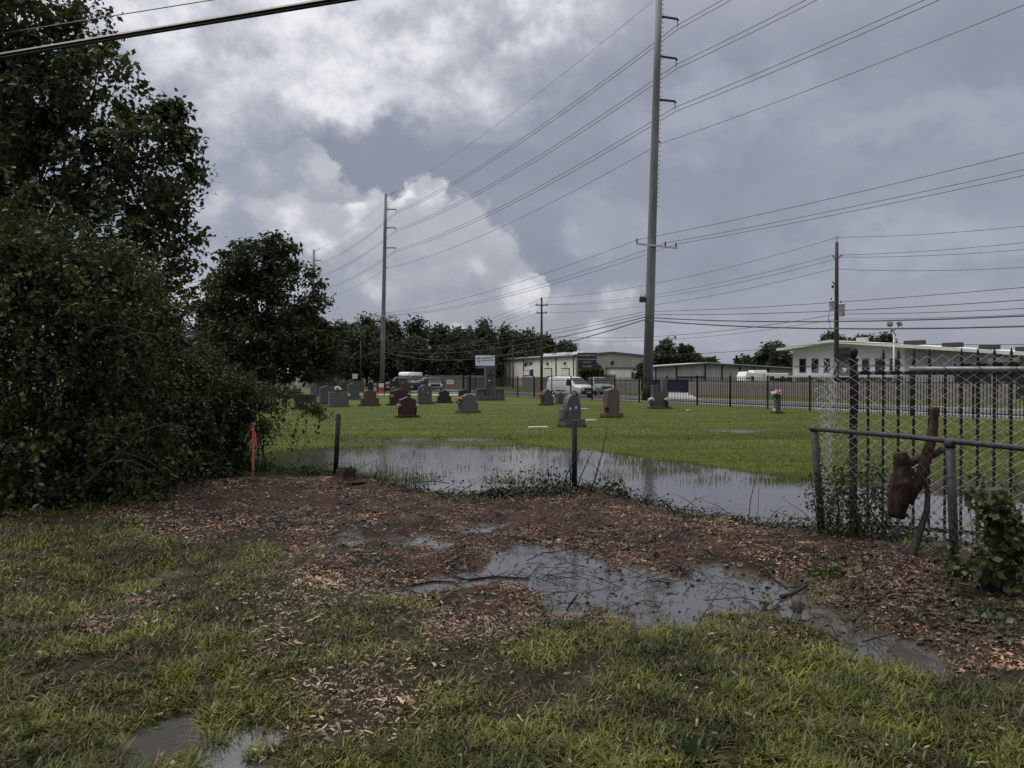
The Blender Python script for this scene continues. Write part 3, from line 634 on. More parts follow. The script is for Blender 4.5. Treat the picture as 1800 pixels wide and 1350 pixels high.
# round-crowned oak further off, inside the cemetery edge
ox, oy = W(475, 690, 76).x, 76.0
def eo(px, py, D, rx, ry, rz): return (*at(px, py, D, ox, oy), rx, ry, rz)
tree('oak_tree', 'big round-crowned dark oak standing alone behind the gravestones', 'tree', (ox, oy, gz(ox, oy)),
     [eo(455, 470, 76, 4.2, 4, 2.8), eo(420, 520, 76, 3.6, 4, 3.2), eo(520, 520, 76, 3.4, 4, 3.0), eo(440, 600, 76, 5.2, 5, 3.2), eo(530, 600, 75, 4.0, 4, 3.6), eo(485, 650, 75, 5.2, 4.5, 2.2), eo(572, 620, 76, 1.8, 3, 3.6), eo(370, 560, 77, 1.8, 3, 2.0), eo(480, 440, 76, 2.2, 3, 1.4), eo(375, 500, 77, 1.6, 2, 1.2), eo(362, 610, 77, 1.6, 2, 1.6), eo(400, 640, 77, 2.4, 3, 1.6)],
     520, 60, 0.50, 0.8, 0.55, 'leaf_oak', nlimb=40, shell=0.35, lowest=1.4)
# distant trees
def far_tree(px, top, D, wpx, label, group, base=None, name='distant_tree', lm='leaf_far_hazed', low=0.1):
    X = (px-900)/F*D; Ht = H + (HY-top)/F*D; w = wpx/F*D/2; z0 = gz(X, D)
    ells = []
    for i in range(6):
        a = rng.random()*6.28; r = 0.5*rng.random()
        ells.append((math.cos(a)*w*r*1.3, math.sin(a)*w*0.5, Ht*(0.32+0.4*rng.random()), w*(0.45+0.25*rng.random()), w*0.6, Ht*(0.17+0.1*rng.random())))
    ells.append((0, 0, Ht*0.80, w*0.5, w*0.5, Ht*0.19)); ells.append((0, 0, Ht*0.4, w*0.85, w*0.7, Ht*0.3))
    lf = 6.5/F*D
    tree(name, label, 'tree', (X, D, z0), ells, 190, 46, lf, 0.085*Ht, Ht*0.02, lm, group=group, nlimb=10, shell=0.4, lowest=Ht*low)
G1 = 'trees in the far wood behind the cemetery'
ordn = ['first', 'second', 'third', 'fourth', 'fifth', 'sixth', 'seventh', 'eighth', 'ninth', 'tenth', 'eleventh', 'twelfth', 'thirteenth']
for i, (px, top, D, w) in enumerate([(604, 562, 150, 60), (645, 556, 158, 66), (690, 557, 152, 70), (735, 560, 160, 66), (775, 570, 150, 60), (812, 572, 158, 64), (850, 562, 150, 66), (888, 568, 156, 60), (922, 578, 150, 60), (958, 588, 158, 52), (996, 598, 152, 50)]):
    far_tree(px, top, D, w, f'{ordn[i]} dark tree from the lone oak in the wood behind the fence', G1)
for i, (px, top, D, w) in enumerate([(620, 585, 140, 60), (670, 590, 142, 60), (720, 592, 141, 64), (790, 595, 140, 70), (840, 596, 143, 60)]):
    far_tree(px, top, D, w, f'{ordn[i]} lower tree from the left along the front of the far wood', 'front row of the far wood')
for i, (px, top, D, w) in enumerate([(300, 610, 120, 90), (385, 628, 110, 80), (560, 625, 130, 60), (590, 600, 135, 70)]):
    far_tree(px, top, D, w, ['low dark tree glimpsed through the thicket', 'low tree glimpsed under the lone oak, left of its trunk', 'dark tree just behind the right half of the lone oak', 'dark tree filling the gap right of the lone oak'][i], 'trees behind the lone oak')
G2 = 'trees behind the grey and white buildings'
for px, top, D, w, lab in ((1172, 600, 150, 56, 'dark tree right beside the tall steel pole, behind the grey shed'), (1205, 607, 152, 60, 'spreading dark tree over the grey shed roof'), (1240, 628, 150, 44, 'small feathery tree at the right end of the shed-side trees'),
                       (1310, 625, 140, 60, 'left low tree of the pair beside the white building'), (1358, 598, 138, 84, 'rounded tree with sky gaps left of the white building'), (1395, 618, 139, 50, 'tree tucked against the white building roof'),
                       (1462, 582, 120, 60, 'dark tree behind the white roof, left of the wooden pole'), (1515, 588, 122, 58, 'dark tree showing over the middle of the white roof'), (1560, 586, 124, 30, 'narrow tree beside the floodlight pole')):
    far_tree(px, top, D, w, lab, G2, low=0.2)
far_tree(1040, 640, 96, 46, 'bright green bush under the dark pallet sign', None, name='green_bush', lm='leaf_vine', low=0.02)
far_tree(1130, 640, 90, 22, 'thin yellow-green sapling left of the tall steel pole', None, name='roadside_sapling', lm='leaf_vine', low=0.1)

# ------------------------------------------------------------------ the thicket on the left
def shrub(name, label, loc, ells, nclump, per, leaf, clump_r, lm, stems, group=None, shell=0.15, asp=0.5, extra=(), stem_m='twig', mix=None, cat='shrub', root=0.45, spray=1.0, vines=0):
    t = thing(name, label, cat, loc, 0, group)
    Cc = crown_points(ells, nclump, shell); Cc[:, 2] = np.abs(Cc[:, 2])
    pp = np.repeat(Cc, per, 0); P = pp + rng.normal(0, 1, (len(pp), 3))*np.array([1, 1, 0.8])*clump_r*0.6
    P[:, 2] = np.maximum(P[:, 2], 0.02)
    if mix:      # outer sprays get a second leaf kind (vines)
        k = rng.random(nc := len(Cc)) < mix[1]; kk = np.repeat(k, per)
        V, Fc = leaf_arrays(P[kk], mix[2]*(0.6+0.7*rng.random(kk.sum())), 0.75); obj('vine_leaves', mesh_np('vine_leaves', V, Fc, M[mix[0]]), t)
        P = P[~kk]
    # arching sprays: leaves strung along drooping twigs that stand out of the mass
    ns = int(nclump*0.8); S = crown_points(ells, ns, 0.75); S[:, 2] = np.abs(S[:, 2]); ctr = np.array([e[:3] for e in ells]).mean(0)
    tw = MB(); Q = []
    for i in range(ns):
        d = S[i]-ctr; d[2] = 0; d = d/(np.linalg.norm(d)+1e-6) + rng.normal(0, 0.5, 3); L = (0.35+0.55*rng.random())*spray; v0 = 0.1+0.5*rng.random()
        tt = np.linspace(0, 1, 22)[:, None]; path = S[i] + d*L*tt*0.75 + np.array([0, 0, 1])*(v0*L*tt - 1.1*L*tt**2)
        path[:, 2] = np.maximum(path[:, 2], 0.03); Q.append(np.repeat(path, 2, 0) + rng.normal(0, 0.022, (44, 3)))
        if i % 3 == 0: tw.tube([tuple(p) for p in path[::5]], 0.0035, 3, False)
    Q = np.concatenate(Q); kq = rng.random(len(Q)//44) < 0.3; kq = np.repeat(kq, 44)
    # hanging vine strands on the side towards the open ground, and shoots above the top
    K = []
    for i in range(vines):
        e = ells[rng.integers(len(ells))]; a = -np.pi/2 + rng.normal(0, 0.8); up = rng.random()
        p = np.array([e[0]+e[3]*np.cos(a)*.95, e[1]+e[4]*np.sin(a)*1.05, max(.4, e[2]+e[5]*(up-.1))]); L = .35+.8*rng.random()
        tt = np.linspace(0, 1, 26)[:, None]
        if i % 3: path = p + np.array([.12*rng.normal(), -.18, 0])*tt + np.array([0, 0, -L])*tt**1.3 + np.array([.06*np.sin(3+i), 0, 0])*np.sin(tt*7)
        else: path = p + np.array([.3*rng.normal(), .1*rng.normal(), .55*L])*tt + np.array([.25*rng.normal(), 0, -.2*L])*tt**3; path[:, 2] += e[5]*.5
        path[:, 2] = np.maximum(path[:, 2], .05); K.append(path[::1] + rng.normal(0, .03, (26, 3))); tw.tube([tuple(q) for q in path[::5]], .004, 3, False)
    if K:
        K = np.concatenate(K); V, Fc = leaf_arrays(K, .078*(.5+.8*rng.random(len(K))), .75, .9); obj('hanging_vines', mesh_np('hanging_vines', V, Fc, M['leaf_vine']), t)
    V, Fc = leaf_arrays(Q[kq], leaf*1.0*(0.6+0.7*rng.random(kq.sum())), asp+.1, 0.6); obj('sprays', mesh_np('sprays', V, Fc, M['leaf_vine']), t)
    P = np.concatenate([P, Q[~kq]])
    V, Fc = leaf_arrays(P, leaf*(0.6+0.8*rng.random(len(P))), asp)
    obj('foliage', mesh_np('foliage', V, Fc, M[lm]), t); tw.build('twigs', M['twig'], t)['kind'] = 'stuff'
    mb = MB()
    for i in range(stems):
        c = Cc[random.randrange(len(Cc))]; x0 = c[0]*root+random.uniform(-.25, .25); y0 = c[1]*root+random.uniform(-.25, .25)
        r = random.uniform(0.006, 0.022); pts = wob((x0, y0, -0.05), c, 5, 0.045, 0.06); mb.tube(pts, [r*(1-0.14*j) for j in range(6)], 5, False)
    for pts, r in extra: mb.tube(pts, [r*(1-0.7*j/(len(pts)-1)) for j in range(len(pts))], 5, False)
    mb.build('stems', M[stem_m], t, True)['kind'] = 'stuff'
    if vines > 60:                   # bare woody stems arching over the front
        br = MB()
        for i in range(vines//8):
            e = ells[rng.integers(len(ells))]; x0 = e[0]+rng.normal(0, .4)*e[3]; y0 = e[1]-e[4]*1.08; z0 = max(.3, min(2.1, e[2]-.2*e[5])+rng.normal(0, .35)*e[5]); L = .7+1.1*rng.random(); sg = rng.choice([-1, 1]); sl = rng.normal(0, .35)
            br.tube([(x0+sg*L*q+.05*rng.normal(), y0-.10*math.sin(q*3)+.04*rng.normal(), max(.1, z0+sl*L*q+.35*L*math.sin(q*2.2)-.25*L*q*q)) for q in np.linspace(0, 1, 7)], [.011*(1-.7*q) for q in np.linspace(0, 1, 7)], 5, False)
        br.build('bare_branches', M['palebark'], t, True)['kind'] = 'stuff'
    return t
def sp(px, py, D, o): p = W(px, py, D); return Vector((p.x-o[0], p.y-o[1], p.z-o[2]))
def es(px, py, D, rx, ry, rz, o): p = sp(px, py, D, o); return (p.x, p.y, p.z, rx, ry, rz)
o = (-6.6, 10.6, gz(-6.6, 10.6))
shrub('vine_thicket', 'tall vine-draped thicket filling the left edge of the picture', o,
      [es(50, 425, 10.4, 0.5, 0.7, 0.4, o), es(190, 480, 10.8, 0.5, 0.6, 0.45, o), es(20, 480, 10.2, 1.0, 0.9, 0.75, o), es(120, 470, 10.6, 0.9, 0.9, 0.7, o), es(60, 620, 9.9, 1.3, 0.9, 1.0, o), es(190, 600, 10.8, 0.9, 0.9, 1.0, o), es(60, 790, 9.8, 1.4, 0.9, 1.0, o), es(190, 790, 10.4, 0.9, 0.8, 1.1, o), es(-80, 560, 10.4, 1.0, 1, 1.8, o), es(150, 890, 9.9, 0.8, 0.6, 0.4, o), es(20, 900, 9.5, 1.0, 0.6, 0.4, o)],
      560, 90, 0.075, 0.24, 'leaf_thick', 55, mix=('leaf_vine', 0.18, 0.085), vines=150)
o = (-6.6, 12.9, gz(-6.6, 12.9))
shrub('ligustrum_shrub', 'dark leafy shrub between the thicket and the lone oak', o,
      [es(215, 520, 12.8, 0.7, 0.9, 0.6, o), es(262, 575, 13, 0.55, 0.8, 0.6, o), es(265, 670, 12.6, 0.85, 0.9, 0.9, o), es(240, 790, 12.2, 1.0, 0.9, 1.1, o), es(315, 735, 12.4, 0.6, 0.8, 0.75, o), es(310, 830, 12.2, 0.8, 0.6, 0.4, o)],
      400, 85, 0.075, 0.22, 'leaf_thick', 45, mix=('leaf_vine', 0.14, 0.085), vines=80)
o = (-4.9, 13.6, gz(-4.9, 13.6))
ex = [([sp(392, 850, 13.4, o), sp(382, 790, 13.4, o), sp(375, 740, 13.4, o), sp(392, 690, 13.3, o)], 0.05),
      ([sp(385, 745, 13.4, o), sp(370, 700, 13.2, o), sp(340, 720, 13.0, o), sp(300, 735, 12.9, o)], 0.018),
      ([sp(300, 690, 13.2, o), sp(380, 695, 13.2, o), sp(440, 680, 13.2, o), sp(480, 668, 13.2, o), sp(520, 690, 13.2, o), sp(560, 720, 13.2, o)], 0.016),
      ([sp(318, 610, 13.3, o), sp(345, 597, 13.3, o), sp(395, 605, 13.3, o), sp(425, 625, 13.3, o), sp(445, 650, 13.3, o)], 0.016),
      ([sp(440, 640, 13.2, o), sp(444, 600, 13.2, o), sp(452, 596, 13.2, o)], 0.006)]
shrub('arching_shrub', 'loose arching shrub leaning right over the pink survey stake', o,
      [es(375, 690, 13.4, 0.6, 0.8, 0.42, o), es(425, 680, 13.4, 0.42, 0.6, 0.28, o), es(360, 780, 13.3, 0.5, 0.7, 0.7, o), es(415, 745, 13.3, 0.35, 0.5, 0.35, o), es(455, 712, 13.2, 0.3, 0.4, 0.18, o), es(505, 692, 13.2, 0.2, 0.25, 0.08, o), es(548, 715, 13.2, 0.13, 0.2, 0.09, o), es(462, 752, 13.2, 0.12, 0.2, 0.16, o), es(415, 800, 13.3, 0.2, 0.4, 0.25, o), es(350, 640, 13.5, 0.6, 0.7, 0.4, o), es(395, 815, 13.4, 0.35, 0.5, 0.35, o), es(350, 830, 13.2, 0.5, 0.5, 0.35, o)],
      560, 50, 0.055, 0.12, 'leaf_thick', 45, extra=ex, asp=0.42, root=0.12, vines=24, spray=0.6)
o = (-4.0, 14.4, gz(-4.0, 14.4))
shrub('pond_edge_brush', 'low brush pile along the pond edge between the stake and the leaning post', o,
      [es(500, 835, 14.2, 0.9, 0.4, 0.12, o), es(560, 842, 13.9, 0.6, 0.35, 0.14, o), es(450, 830, 14.2, 0.6, 0.4, 0.2, o), es(620, 850, 13.4, 0.4, 0.3, 0.08, o)],
      150, 30, 0.05, 0.13, 'leaf_oak', 40, spray=0.4)
# ------------------------------------------------------------------ road beyond the cemetery fence
FA = Vector((-0.9, 68.6, 0)); FB = Vector((21.1, 30.5, 0)); FU = (FB-FA).normalized(); FN = Vector((-FU.y, FU.x, 0)) * -1
if FN.x < 0: FN = -FN
def fpt(s, n, z=0.0): p = FA + FU*s + FN*n; return Vector((p.x, p.y, z))
def strip(name, s0, s1, n0, n1, z0, z1, m, k=24):
    mb = MB()
    for i in range(k):
        a, b = s0+(s1-s0)*i/k, s0+(s1-s0)*(i+1)/k
        vs = [fpt(a, n0, z0), fpt(b, n0, z0), fpt(b, n1, z0), fpt(a, n1, z0), fpt(a, n0, z1), fpt(b, n0, z1), fpt(b, n1, z1), fpt(a, n1, z1)]
        mb.add(vs, [(4, 5, 6, 7), (0, 1, 5, 4), (2, 3, 7, 6)])
    o = mb.build(name, m); o['kind'] = 'structure'; return o
strip('road', -120, 80, 1.5, 9.0, 0.0, 0.135, M['asphalt'])
strip('kerb', -120, 80, 1.1, 1.5, 0.0, 0.20, M['concrete'])
strip('kerb', -120, 80, 9.0, 9.3, 0.0, 0.20, M['concrete'])
mb = MB(); a = [Vector((*G(1150, 703), 0.15)), Vector((*G(1232, 706), 0.15)), Vector((*G(1205, 690), 0.15)), Vector((*G(1160, 690), 0.15))]
mb.add([*a], [(0, 1, 2, 3)]); o = mb.build('driveway', M['concrete']); o['kind'] = 'structure'
mb = MB(); a = [(*G(455, 695.8), 0.14), (*G(830, 697.6), 0.14), (*G(830, 695.8), 0.14), (*G(455, 694.2), 0.14)]
mb.add(a, [(0, 1, 2, 3)]); o = mb.build('path', M['concrete']); o['kind'] = 'structure'

# ------------------------------------------------------------------ iron fence round the cemetery
def picket_mesh(h, w, m): return MB().box(-w/2, w/2, -w/2, w/2, 0, h-0.05).add([(-w/2, -w/2, h-0.05), (w/2, -w/2, h-0.05), (w/2, w/2, h-0.05), (-w/2, w/2, h-0.05), (0, 0, h)], [(0, 1, 4), (1, 2, 4), (2, 3, 4), (3, 0, 4)]).mesh('picket', m)
budget = [300]
def iron_run(name, label, p0, p1, h, pitch, panel, posts_h, pw=0.02, parts=True, rails=(0.12, 0.86), postw=0.075, first_post=True):
    d = (p1-p0); L = d.length; d.normalize(); ang = math.atan2(d.y, d.x)
    z0 = gz(p0.x, p0.y); t = thing(name, label, 'fence', (p0.x, p0.y, z0), ang)
    n = max(1, round(L/panel)); pl = L/n
    pm = MB().box(-postw/2, postw/2, -postw/2, postw/2, -0.1, posts_h).box(-postw*.7, postw*.7, -postw*.7, postw*.7, posts_h, posts_h+0.04).mesh('post', M['iron'])
    for i in range(0 if first_post else 1, n+1): o = obj('post', pm, t); o.location = (i*pl, 0, 0)
    for r in rails: MB().box(0, L, -0.016, 0.016, h*r-0.02, h*r+0.02).build('rail', M['iron'], t)
    km = picket_mesh(h, pw, M['iron']); rest = MB()
    k = int(L/pitch); order = range(k-1, -1, -1)
    for i in order:
        x = (i+0.5)*pitch
        if parts and budget[0] > 0: o = obj('picket', km, t); o.location = (x, 0, 0.03); budget[0] -= 1
        else: rest.box(x-pw/2, x+pw/2, -pw/2, pw/2, 0.03, h)
    if rest.v: o = rest.build('pickets', M['iron'], t); o['kind'] = 'stuff'
    return t
iron_run('iron_fence', 'long black iron picket fence between the cemetery lawn and the road', FA, FA + FU*56, 1.78, 0.145, 2.85, 1.84, 0.028)
gl, gr = Vector((*G(643, 694.5), 0)), Vector((*G(752, 694.5), 0))
iron_run('iron_fence', 'black iron picket fence left of the cemetery gate', gl, gr, 1.75, 0.15, 2.7, 1.8, 0.022, parts=False)
g0, g1 = Vector((*G(822, 694.6), 0)), Vector((FA.x, FA.y, 0))
iron_run('iron_fence', 'short black iron fence between the gate and the granite monument', g0, g1, 1.75, 0.15, 2.7, 1.8, 0.022, parts=False)
def gate():
    p0, p1 = Vector((*G(752, 694.5), 0)), Vector((*G(820, 694.5), 0)); L = (p1-p0).length
    t = thing('iron_gate', 'black iron gate with arched top and white notice, beside the monument', 'gate', (p0.x, p0.y, gz(p0.x, p0.y)), math.atan2(p1.y-p0.y, p1.x-p0.x))
    km = {}
    n = int(L/0.15)
    for i in range(n):
        x = (i+0.5)*L/n; h = 1.72 + 0.16*math.sin(math.pi*x/L); o = obj('picket', picket_mesh(h-0.08, 0.022, M['iron']), t); o.location = (x, 0, 0.08)
    for r in (0.16, 0.9): MB().box(0, L, -0.02, 0.02, 1.72*r-0.025, 1.72*r+0.025).build('rail', M['iron'], t)
    mb = MB(); mb.tube([(L*i/8, 0, 1.66+0.16*math.sin(math.pi*i/8)) for i in range(9)], 0.025, 5); mb.build('top_rail', M['iron'], t)
    for x in (L-0.32, L+0.38):
        MB().box(x-0.1, x+0.1, -0.1, 0.1, -0.1, 2.0).box(x-0.13, x+0.13, -0.13, 0.13, 2.0, 2.06).build('gate_post', M['iron'], t)
    for z in (0.3, 0.8, 1.3, 1.75): MB().box(L-0.22, L+0.28, -0.03, 0.03, z-0.03, z+0.03).build('gate_rail', M['iron'], t)
    MB().box(L*0.5, L*0.5+0.66, -0.05, -0.03, 1.05, 1.52).build('notice', M['letter'], t)
    nm = MB()
    for i in range(4): nm.box(L*0.5+0.08, L*0.5+0.58, -0.056, -0.052, 1.42-i*0.09, 1.45-i*0.09)
    nm.build('notice_print', M['ink'], t)
gate()

# ------------------------------------------------------------------ weathered board fence across the road
def board_fence(p0, p1, h, label, parts, bw=0.145, mt='woodgrey'):
    p0, p1 = Vector(p0), Vector(p1); d = p1-p0; L = d.length
    t = thing('board_fence', label, 'fence', (p0.x, p0.y, gz(p0.x, p0.y)), math.atan2(d.y, d.x), 'weathered board fences across the road')
    ms = []
    for i in range(5):
        hh = h*(1+random.uniform(-0.03, 0.03)); ms.append(MB().prism([(0, 0), (bw-0.012, 0), (bw-0.012, hh-0.03), (bw-0.04, hh), (0.03, hh), (0, hh-0.03)], -0.01, 0.01).mesh('board', M[mt]))
    n = int(L/bw); rest = MB()
    for i in range(n-1, -1, -1):
        if parts[0] > 0:
            o = obj('board', random.choice(ms), t); o.location = (i*bw, random.uniform(-.012, .012), 0.02); o.rotation_euler = (0, R(random.uniform(-.8, .8)), 0); parts[0] -= 1
        else: rest.box(i*bw, i*bw+bw-0.012, -0.01, 0.01, 0.02, h*(1+random.uniform(-.03, .03)))
    if rest.v: o = rest.build('boards', M[mt], t); o['kind'] = 'stuff'
    for z in (0.3, h-0.3): MB().box(0, L, 0.022, 0.06, z-0.045, z+0.045).build('rail', M['woodgrey'], t)
    x = 0
    while x < L: MB().box(x-0.045, x+0.045, 0.062, 0.15, -0.1, h-0.05).build('post', M['woodgrey'], t); x += 2.4
    return t
def gpt(px, py): return (*G(px, py), 0)
board_fence(gpt(1210, 696.5), gpt(1790, 714), 1.42, 'long grey-brown board fence in front of the grey shed and white building', [300])
board_fence(gpt(1056, 691.5), gpt(1128, 695), 1.55, 'short grey board fence left of the tall steel pole, below the beige building', [300])
board_fence(gpt(918, 683.5), gpt(968, 685), 1.8, 'tan board fence at the foot of the beige warehouse, left of the van', [300])
board_fence(gpt(700, 687), gpt(860, 686), 2.0, 'pale board fence seen through the cemetery gate', [300])

# ------------------------------------------------------------------ power poles
P1 = Vector((10.05, 55.0, 0)); PD = Vector((-30.8, 63.0, 0)); P2 = P1+PD; P3 = P1+PD*1.82; P0 = P1-PD
lineA = math.atan2(PD.y, PD.x); side = Vector((PD.y, -PD.x, 0)).normalized()      # towards the right of the picture
def steel_pole(label, P, lean):
    t = thing('steel_pole', label, 'power pole', (P.x, P.y, gz(P.x, P.y)), 0, 'tall steel transmission poles'); top = 31.0
    def cx(z): return lean*z
    mb = MB(); mb.tube([(cx(z), 0, z) for z in (-0.2, 8, 16, 24, top)], [0.37, 0.34, 0.30, 0.26, 0.235], 12); mb.build('shaft', M['steel'], t, True)
    MB().tube([(cx(-.1), 0, -0.1), (cx(1.25), 0, 1.25)], [0.40, 0.385], 12).build('base_coating', M['iron'], t, True)
    mb = MB()
    for i in range(46):
        z = 14.5+i*0.34; s = 0.26+ (24-z)*0.003; a = Vector((cx(z), 0, z))
        mb.bar(a+side*s*0.9, a+side*(s+0.22), 0.025, 0.025); mb.bar(a+side*(s+0.2)+Vector((0, 0, -.05)), a+side*(s+0.2)+Vector((0, 0, .06)), 0.02, 0.02)
    o = mb.build('climbing_steps', M['steel'], t); o['kind'] = 'stuff'
    for z in (28.55, 25.6, 22.4):
        a = Vector((cx(z), 0, z)); b = a+side*1.75+Vector((0, 0, 0.12)); mb = MB()
        pr = [0.10 if i % 2 else 0.075 for i in range(17)]
        mb.tube([(a+side*0.3).lerp(b, i/16) for i in range(17)], pr, 7); mb.build('post_insulator', M['insul'], t)
        mb = MB(); mb.bar(b, b+Vector((0, 0, -0.62)), 0.05, 0.05); mb.bar(b+Vector((0, 0, -.1)), b+side*0.08+Vector((0, 0, -.1)), 0.2, 0.1); mb.build('clamp', M['steel'], t)
        MB().bar(a+side*0.2+Vector((0, 0, -.3)), a+side*0.2+Vector((0, 0, .3)), 0.14, 0.2).build('bracket', M['steel'], t)
    a = Vector((cx(top-.6), 0, top-.6)); MB().bar(a, a+side*1.5+Vector((0, 0, 1.1)), 0.09, 0.09).build('shield_wire_arm', M['steel'], t)
    a = Vector((cx(19.4), 0, 19.4)); MB().bar(a, a+side*0.5+Vector((0, 0, -.12)), 0.06, 0.12).build('neutral_bracket', M['insul'], t)
    ca = Vector((cx(11.5), 0, 11.5)); ax = Vector((1, 0.2, -0.07)).normalized(); arm = MB(); arm.bar(ca-ax*1.3+Vector((0, -.36, 0)), ca+ax*1.95+Vector((0, -.36, 0)), 0.11, 0.13); arm.build('crossarm', M['galv'], t)
    for k in (-1.22, 1.0, 1.85): MB().lathe([(0.05, 0), (0.075, 0.05), (0.05, 0.1), (0.075, 0.15), (0.05, 0.2), (0.05, 0.32)], 8, tuple(ca+ax*k+Vector((0, -.36, 0.06)))).build('pin_insulator', M['insul'], t)
    b = Vector((cx(7.6), 0, 7.6)); mb = MB(); mb.box(b.x-0.78, b.x-0.36, -0.2, 0.2, 7.35, 7.75); mb.build('equipment_box', M['dullgalv'], t, bevel=0.03)
    mb = MB(); mb.tube([(b.x-.72, 0, 7.75), (b.x-.72, 0, 7.95), (b.x-.4, 0, 7.95), (b.x-.4, 0, 7.6)], 0.02, 4); mb.build('box_bracket', M['dullgalv'], t)
    return t
LEAN = 0.028
steel_pole('tall steel power pole right of centre, its top leaving the frame', P1, LEAN)
steel_pole('grey steel power pole left of centre rising above the far wood', P2, 0.021)
steel_pole('farthest steel power pole, its top peeping over the lone oak', P3, 0.02)
def wood_pole(label, P, h, r0, r1, lean=0.0, arms=()):
    t = thing('wooden_pole', label, 'utility pole', (P.x, P.y, gz(P.x, P.y)), 0, 'wooden utility poles')
    MB().tube([(lean*z, 0, z) for z in (-0.2, h*0.33, h*0.66, h)], [r0, r0*0.67+r1*0.33, r0*0.33+r1*0.67, r1], 9).build('shaft', M['woodpole'], t, True)
    for z, w in arms:
        mb = MB(); mb.bar((lean*z-w, -0.16, z), (lean*z+w, -0.16, z), 0.09, 0.11); mb.build('crossarm', M['woodpole'], t)
        for k in (-.85, .85): MB().lathe([(0.04, 0), (0.06, 0.08), (0.04, 0.16), (0.03, 0.22)], 6, (lean*z+w*k, -0.16, z+0.05)).build('insulator', M['insul'], t)
    return t
def vpos(px, D): return Vector(((px-900)/F*D, D, 0))
PA = vpos(952, 95); PB = vpos(1470, 60); PC = vpos(755, 150); PN = vpos(902, 120)
ta = wood_pole('dark wooden utility pole standing left of the white van', PA, 12.0, 0.20, 0.12, arms=((11.0, 0.8), (10.0, 0.7)))
tb = wood_pole('dark wooden utility pole with two grey transformers by the white building', PB, 12.7, 0.22, 0.13, lean=0.0)
MB().tube([(0, 0, 12.6), (0, 0, 13.2)], 0.03, 5).build('top_pin', M['insul'], tb)
for z, dx in ((11.6, -1), (11.7, 1), (9.5, -1)):
    MB().tube([(dx*0.1, -0.05, z-0.25), (dx*0.42, -0.15, z)], [0.03, 0.05], 6).build('strain_insulator', M['insul'], tb)
for x, z, r, hh in ((-0.52, 7.2, 0.22, 0.72), (0.27, 6.7, 0.26, 1.0)):
    tr = MB().lathe([(r*.96, 0), (r, 0.04), (r, hh-0.05), (r*1.06, hh-0.03), (r*1.02, hh), (r*.3, hh+0.05)], 14, (x, -0.32, z)).build('transformer', M['galv'], tb, True)
    MB().lathe([(0.05, 0), (0.07, 0.08), (0.04, 0.14), (0.03, 0.26)], 8, (x-.05, -0.32, z+hh+0.03)).build('bushing', M['insul'], tr)
MB().lathe([(0.09, 0), (0.12, 0.1), (0.08, 0.22)], 8, (-0.4, -0.2, 9.0)).build('cutout', M['insul'], tb)
mb = MB(); mb.tube([(-0.66, -0.3, 7.3), (-0.8, -0.3, 6.6), (-0.6, -0.25, 5.8), (-0.25, -0.2, 5.2), (-0.25, -0.2, 3)], 0.018, 4); mb.tube([(-0.4, -0.2, 9.0), (-0.2, -0.2, 8.5), (-0.13, -0.2, 7.6)], 0.014, 4); mb.build('drop_wire', M['cable'], tb)
wood_pole('slim dark pole in front of the far end of the beige warehouse', PN, 7.0, 0.13, 0.09)
tc_ = wood_pole('weathered utility pole with a transformer before the far wood', PC, 13.0, 0.2, 0.13, arms=((10.0, 0.6),))
MB().lathe([(0.3, 0), (0.33, 0.1), (0.33, 0.9), (0.2, 1.0)], 10, (0.2, -0.45, 7.0)).build('transformer', M['galv'], tc_, True)
def street_light(label, px, top, D):
    p = vpos(px, D); h = H+(HY-top)/F*D
    t = thing('street_light', label, 'street light', (p.x, p.y, gz(p.x, p.y)), 0, 'slim grey street lights')
    MB().tube([(0, 0, -0.1), (0, 0, h)], [0.13, 0.08], 8).build('pole', M['dullgalv'], t, True)
    MB().bar((0, 0, h-0.1), (-1.2, -0.4, h+0.25), 0.07, 0.07).build('arm', M['dullgalv'], t)
    MB().box(-1.7, -1.1, -0.55, -0.3, h+0.18, h+0.34).build('lamp_head', M['dullgalv'], t, bevel=0.04)
street_light('slim street light in front of the far wood, left of the steel pole', 634, 600, 130)
street_light('slim street light in the gap between the thicket and the lone oak', 345, 556, 110)
street_light('short grey pole at the wood edge, right of the lone oak', 593, 636, 110)

# ------------------------------------------------------------------ wires
def wire(name, label, cat, spans, r, m, group, seg=18):
    """spans: (from, to, sag) along one continuous wire"""
    pts = []
    for a, b, s in spans:
        a, b = Vector(a), Vector(b)
        for i in range(seg+1):
            t = i/seg
            if pts and i == 0: continue
            p = a.lerp(b, t); p.z -= 4*s*t*(1-t); pts.append(p)
    base = pts[0].copy(); mb = MB(); mb.tube([p-base for p in pts], r, 5)
    o = mb.build(name, M[m]); o.location = base; return tag(o, label, cat, group)
def att(P, lean, z, off, dz=0.0): return Vector((P.x+lean*z, P.y, z+dz)) + side*off
GT = 'conductors of the steel pole line'
for z, nm in ((28.55, 'topmost'), (25.6, 'middle'), (22.4, 'lowest')):
    for dz, un in ((-0.22, 'upper'), (-0.56, 'lower')):
        q = [att(P0, LEAN, z, 1.75, dz), att(P1, LEAN, z, 1.75, dz), att(P2, 0.021, z+0.1, 1.75, dz), att(P3, 0.02, z, 1.75, dz)]
        wire('power_line', f'{un} conductor of the pair on the {nm} insulator of the tall steel pole', 'power line', [(q[0], q[1], 1.3), (q[1], q[2], 1.2), (q[2], q[3], 0.9)], 0.024, 'wire', GT)
q = [att(P, l, 31.5, 1.5) for P, l in ((P0, LEAN), (P1, LEAN), (P2, .021), (P3, .02))]
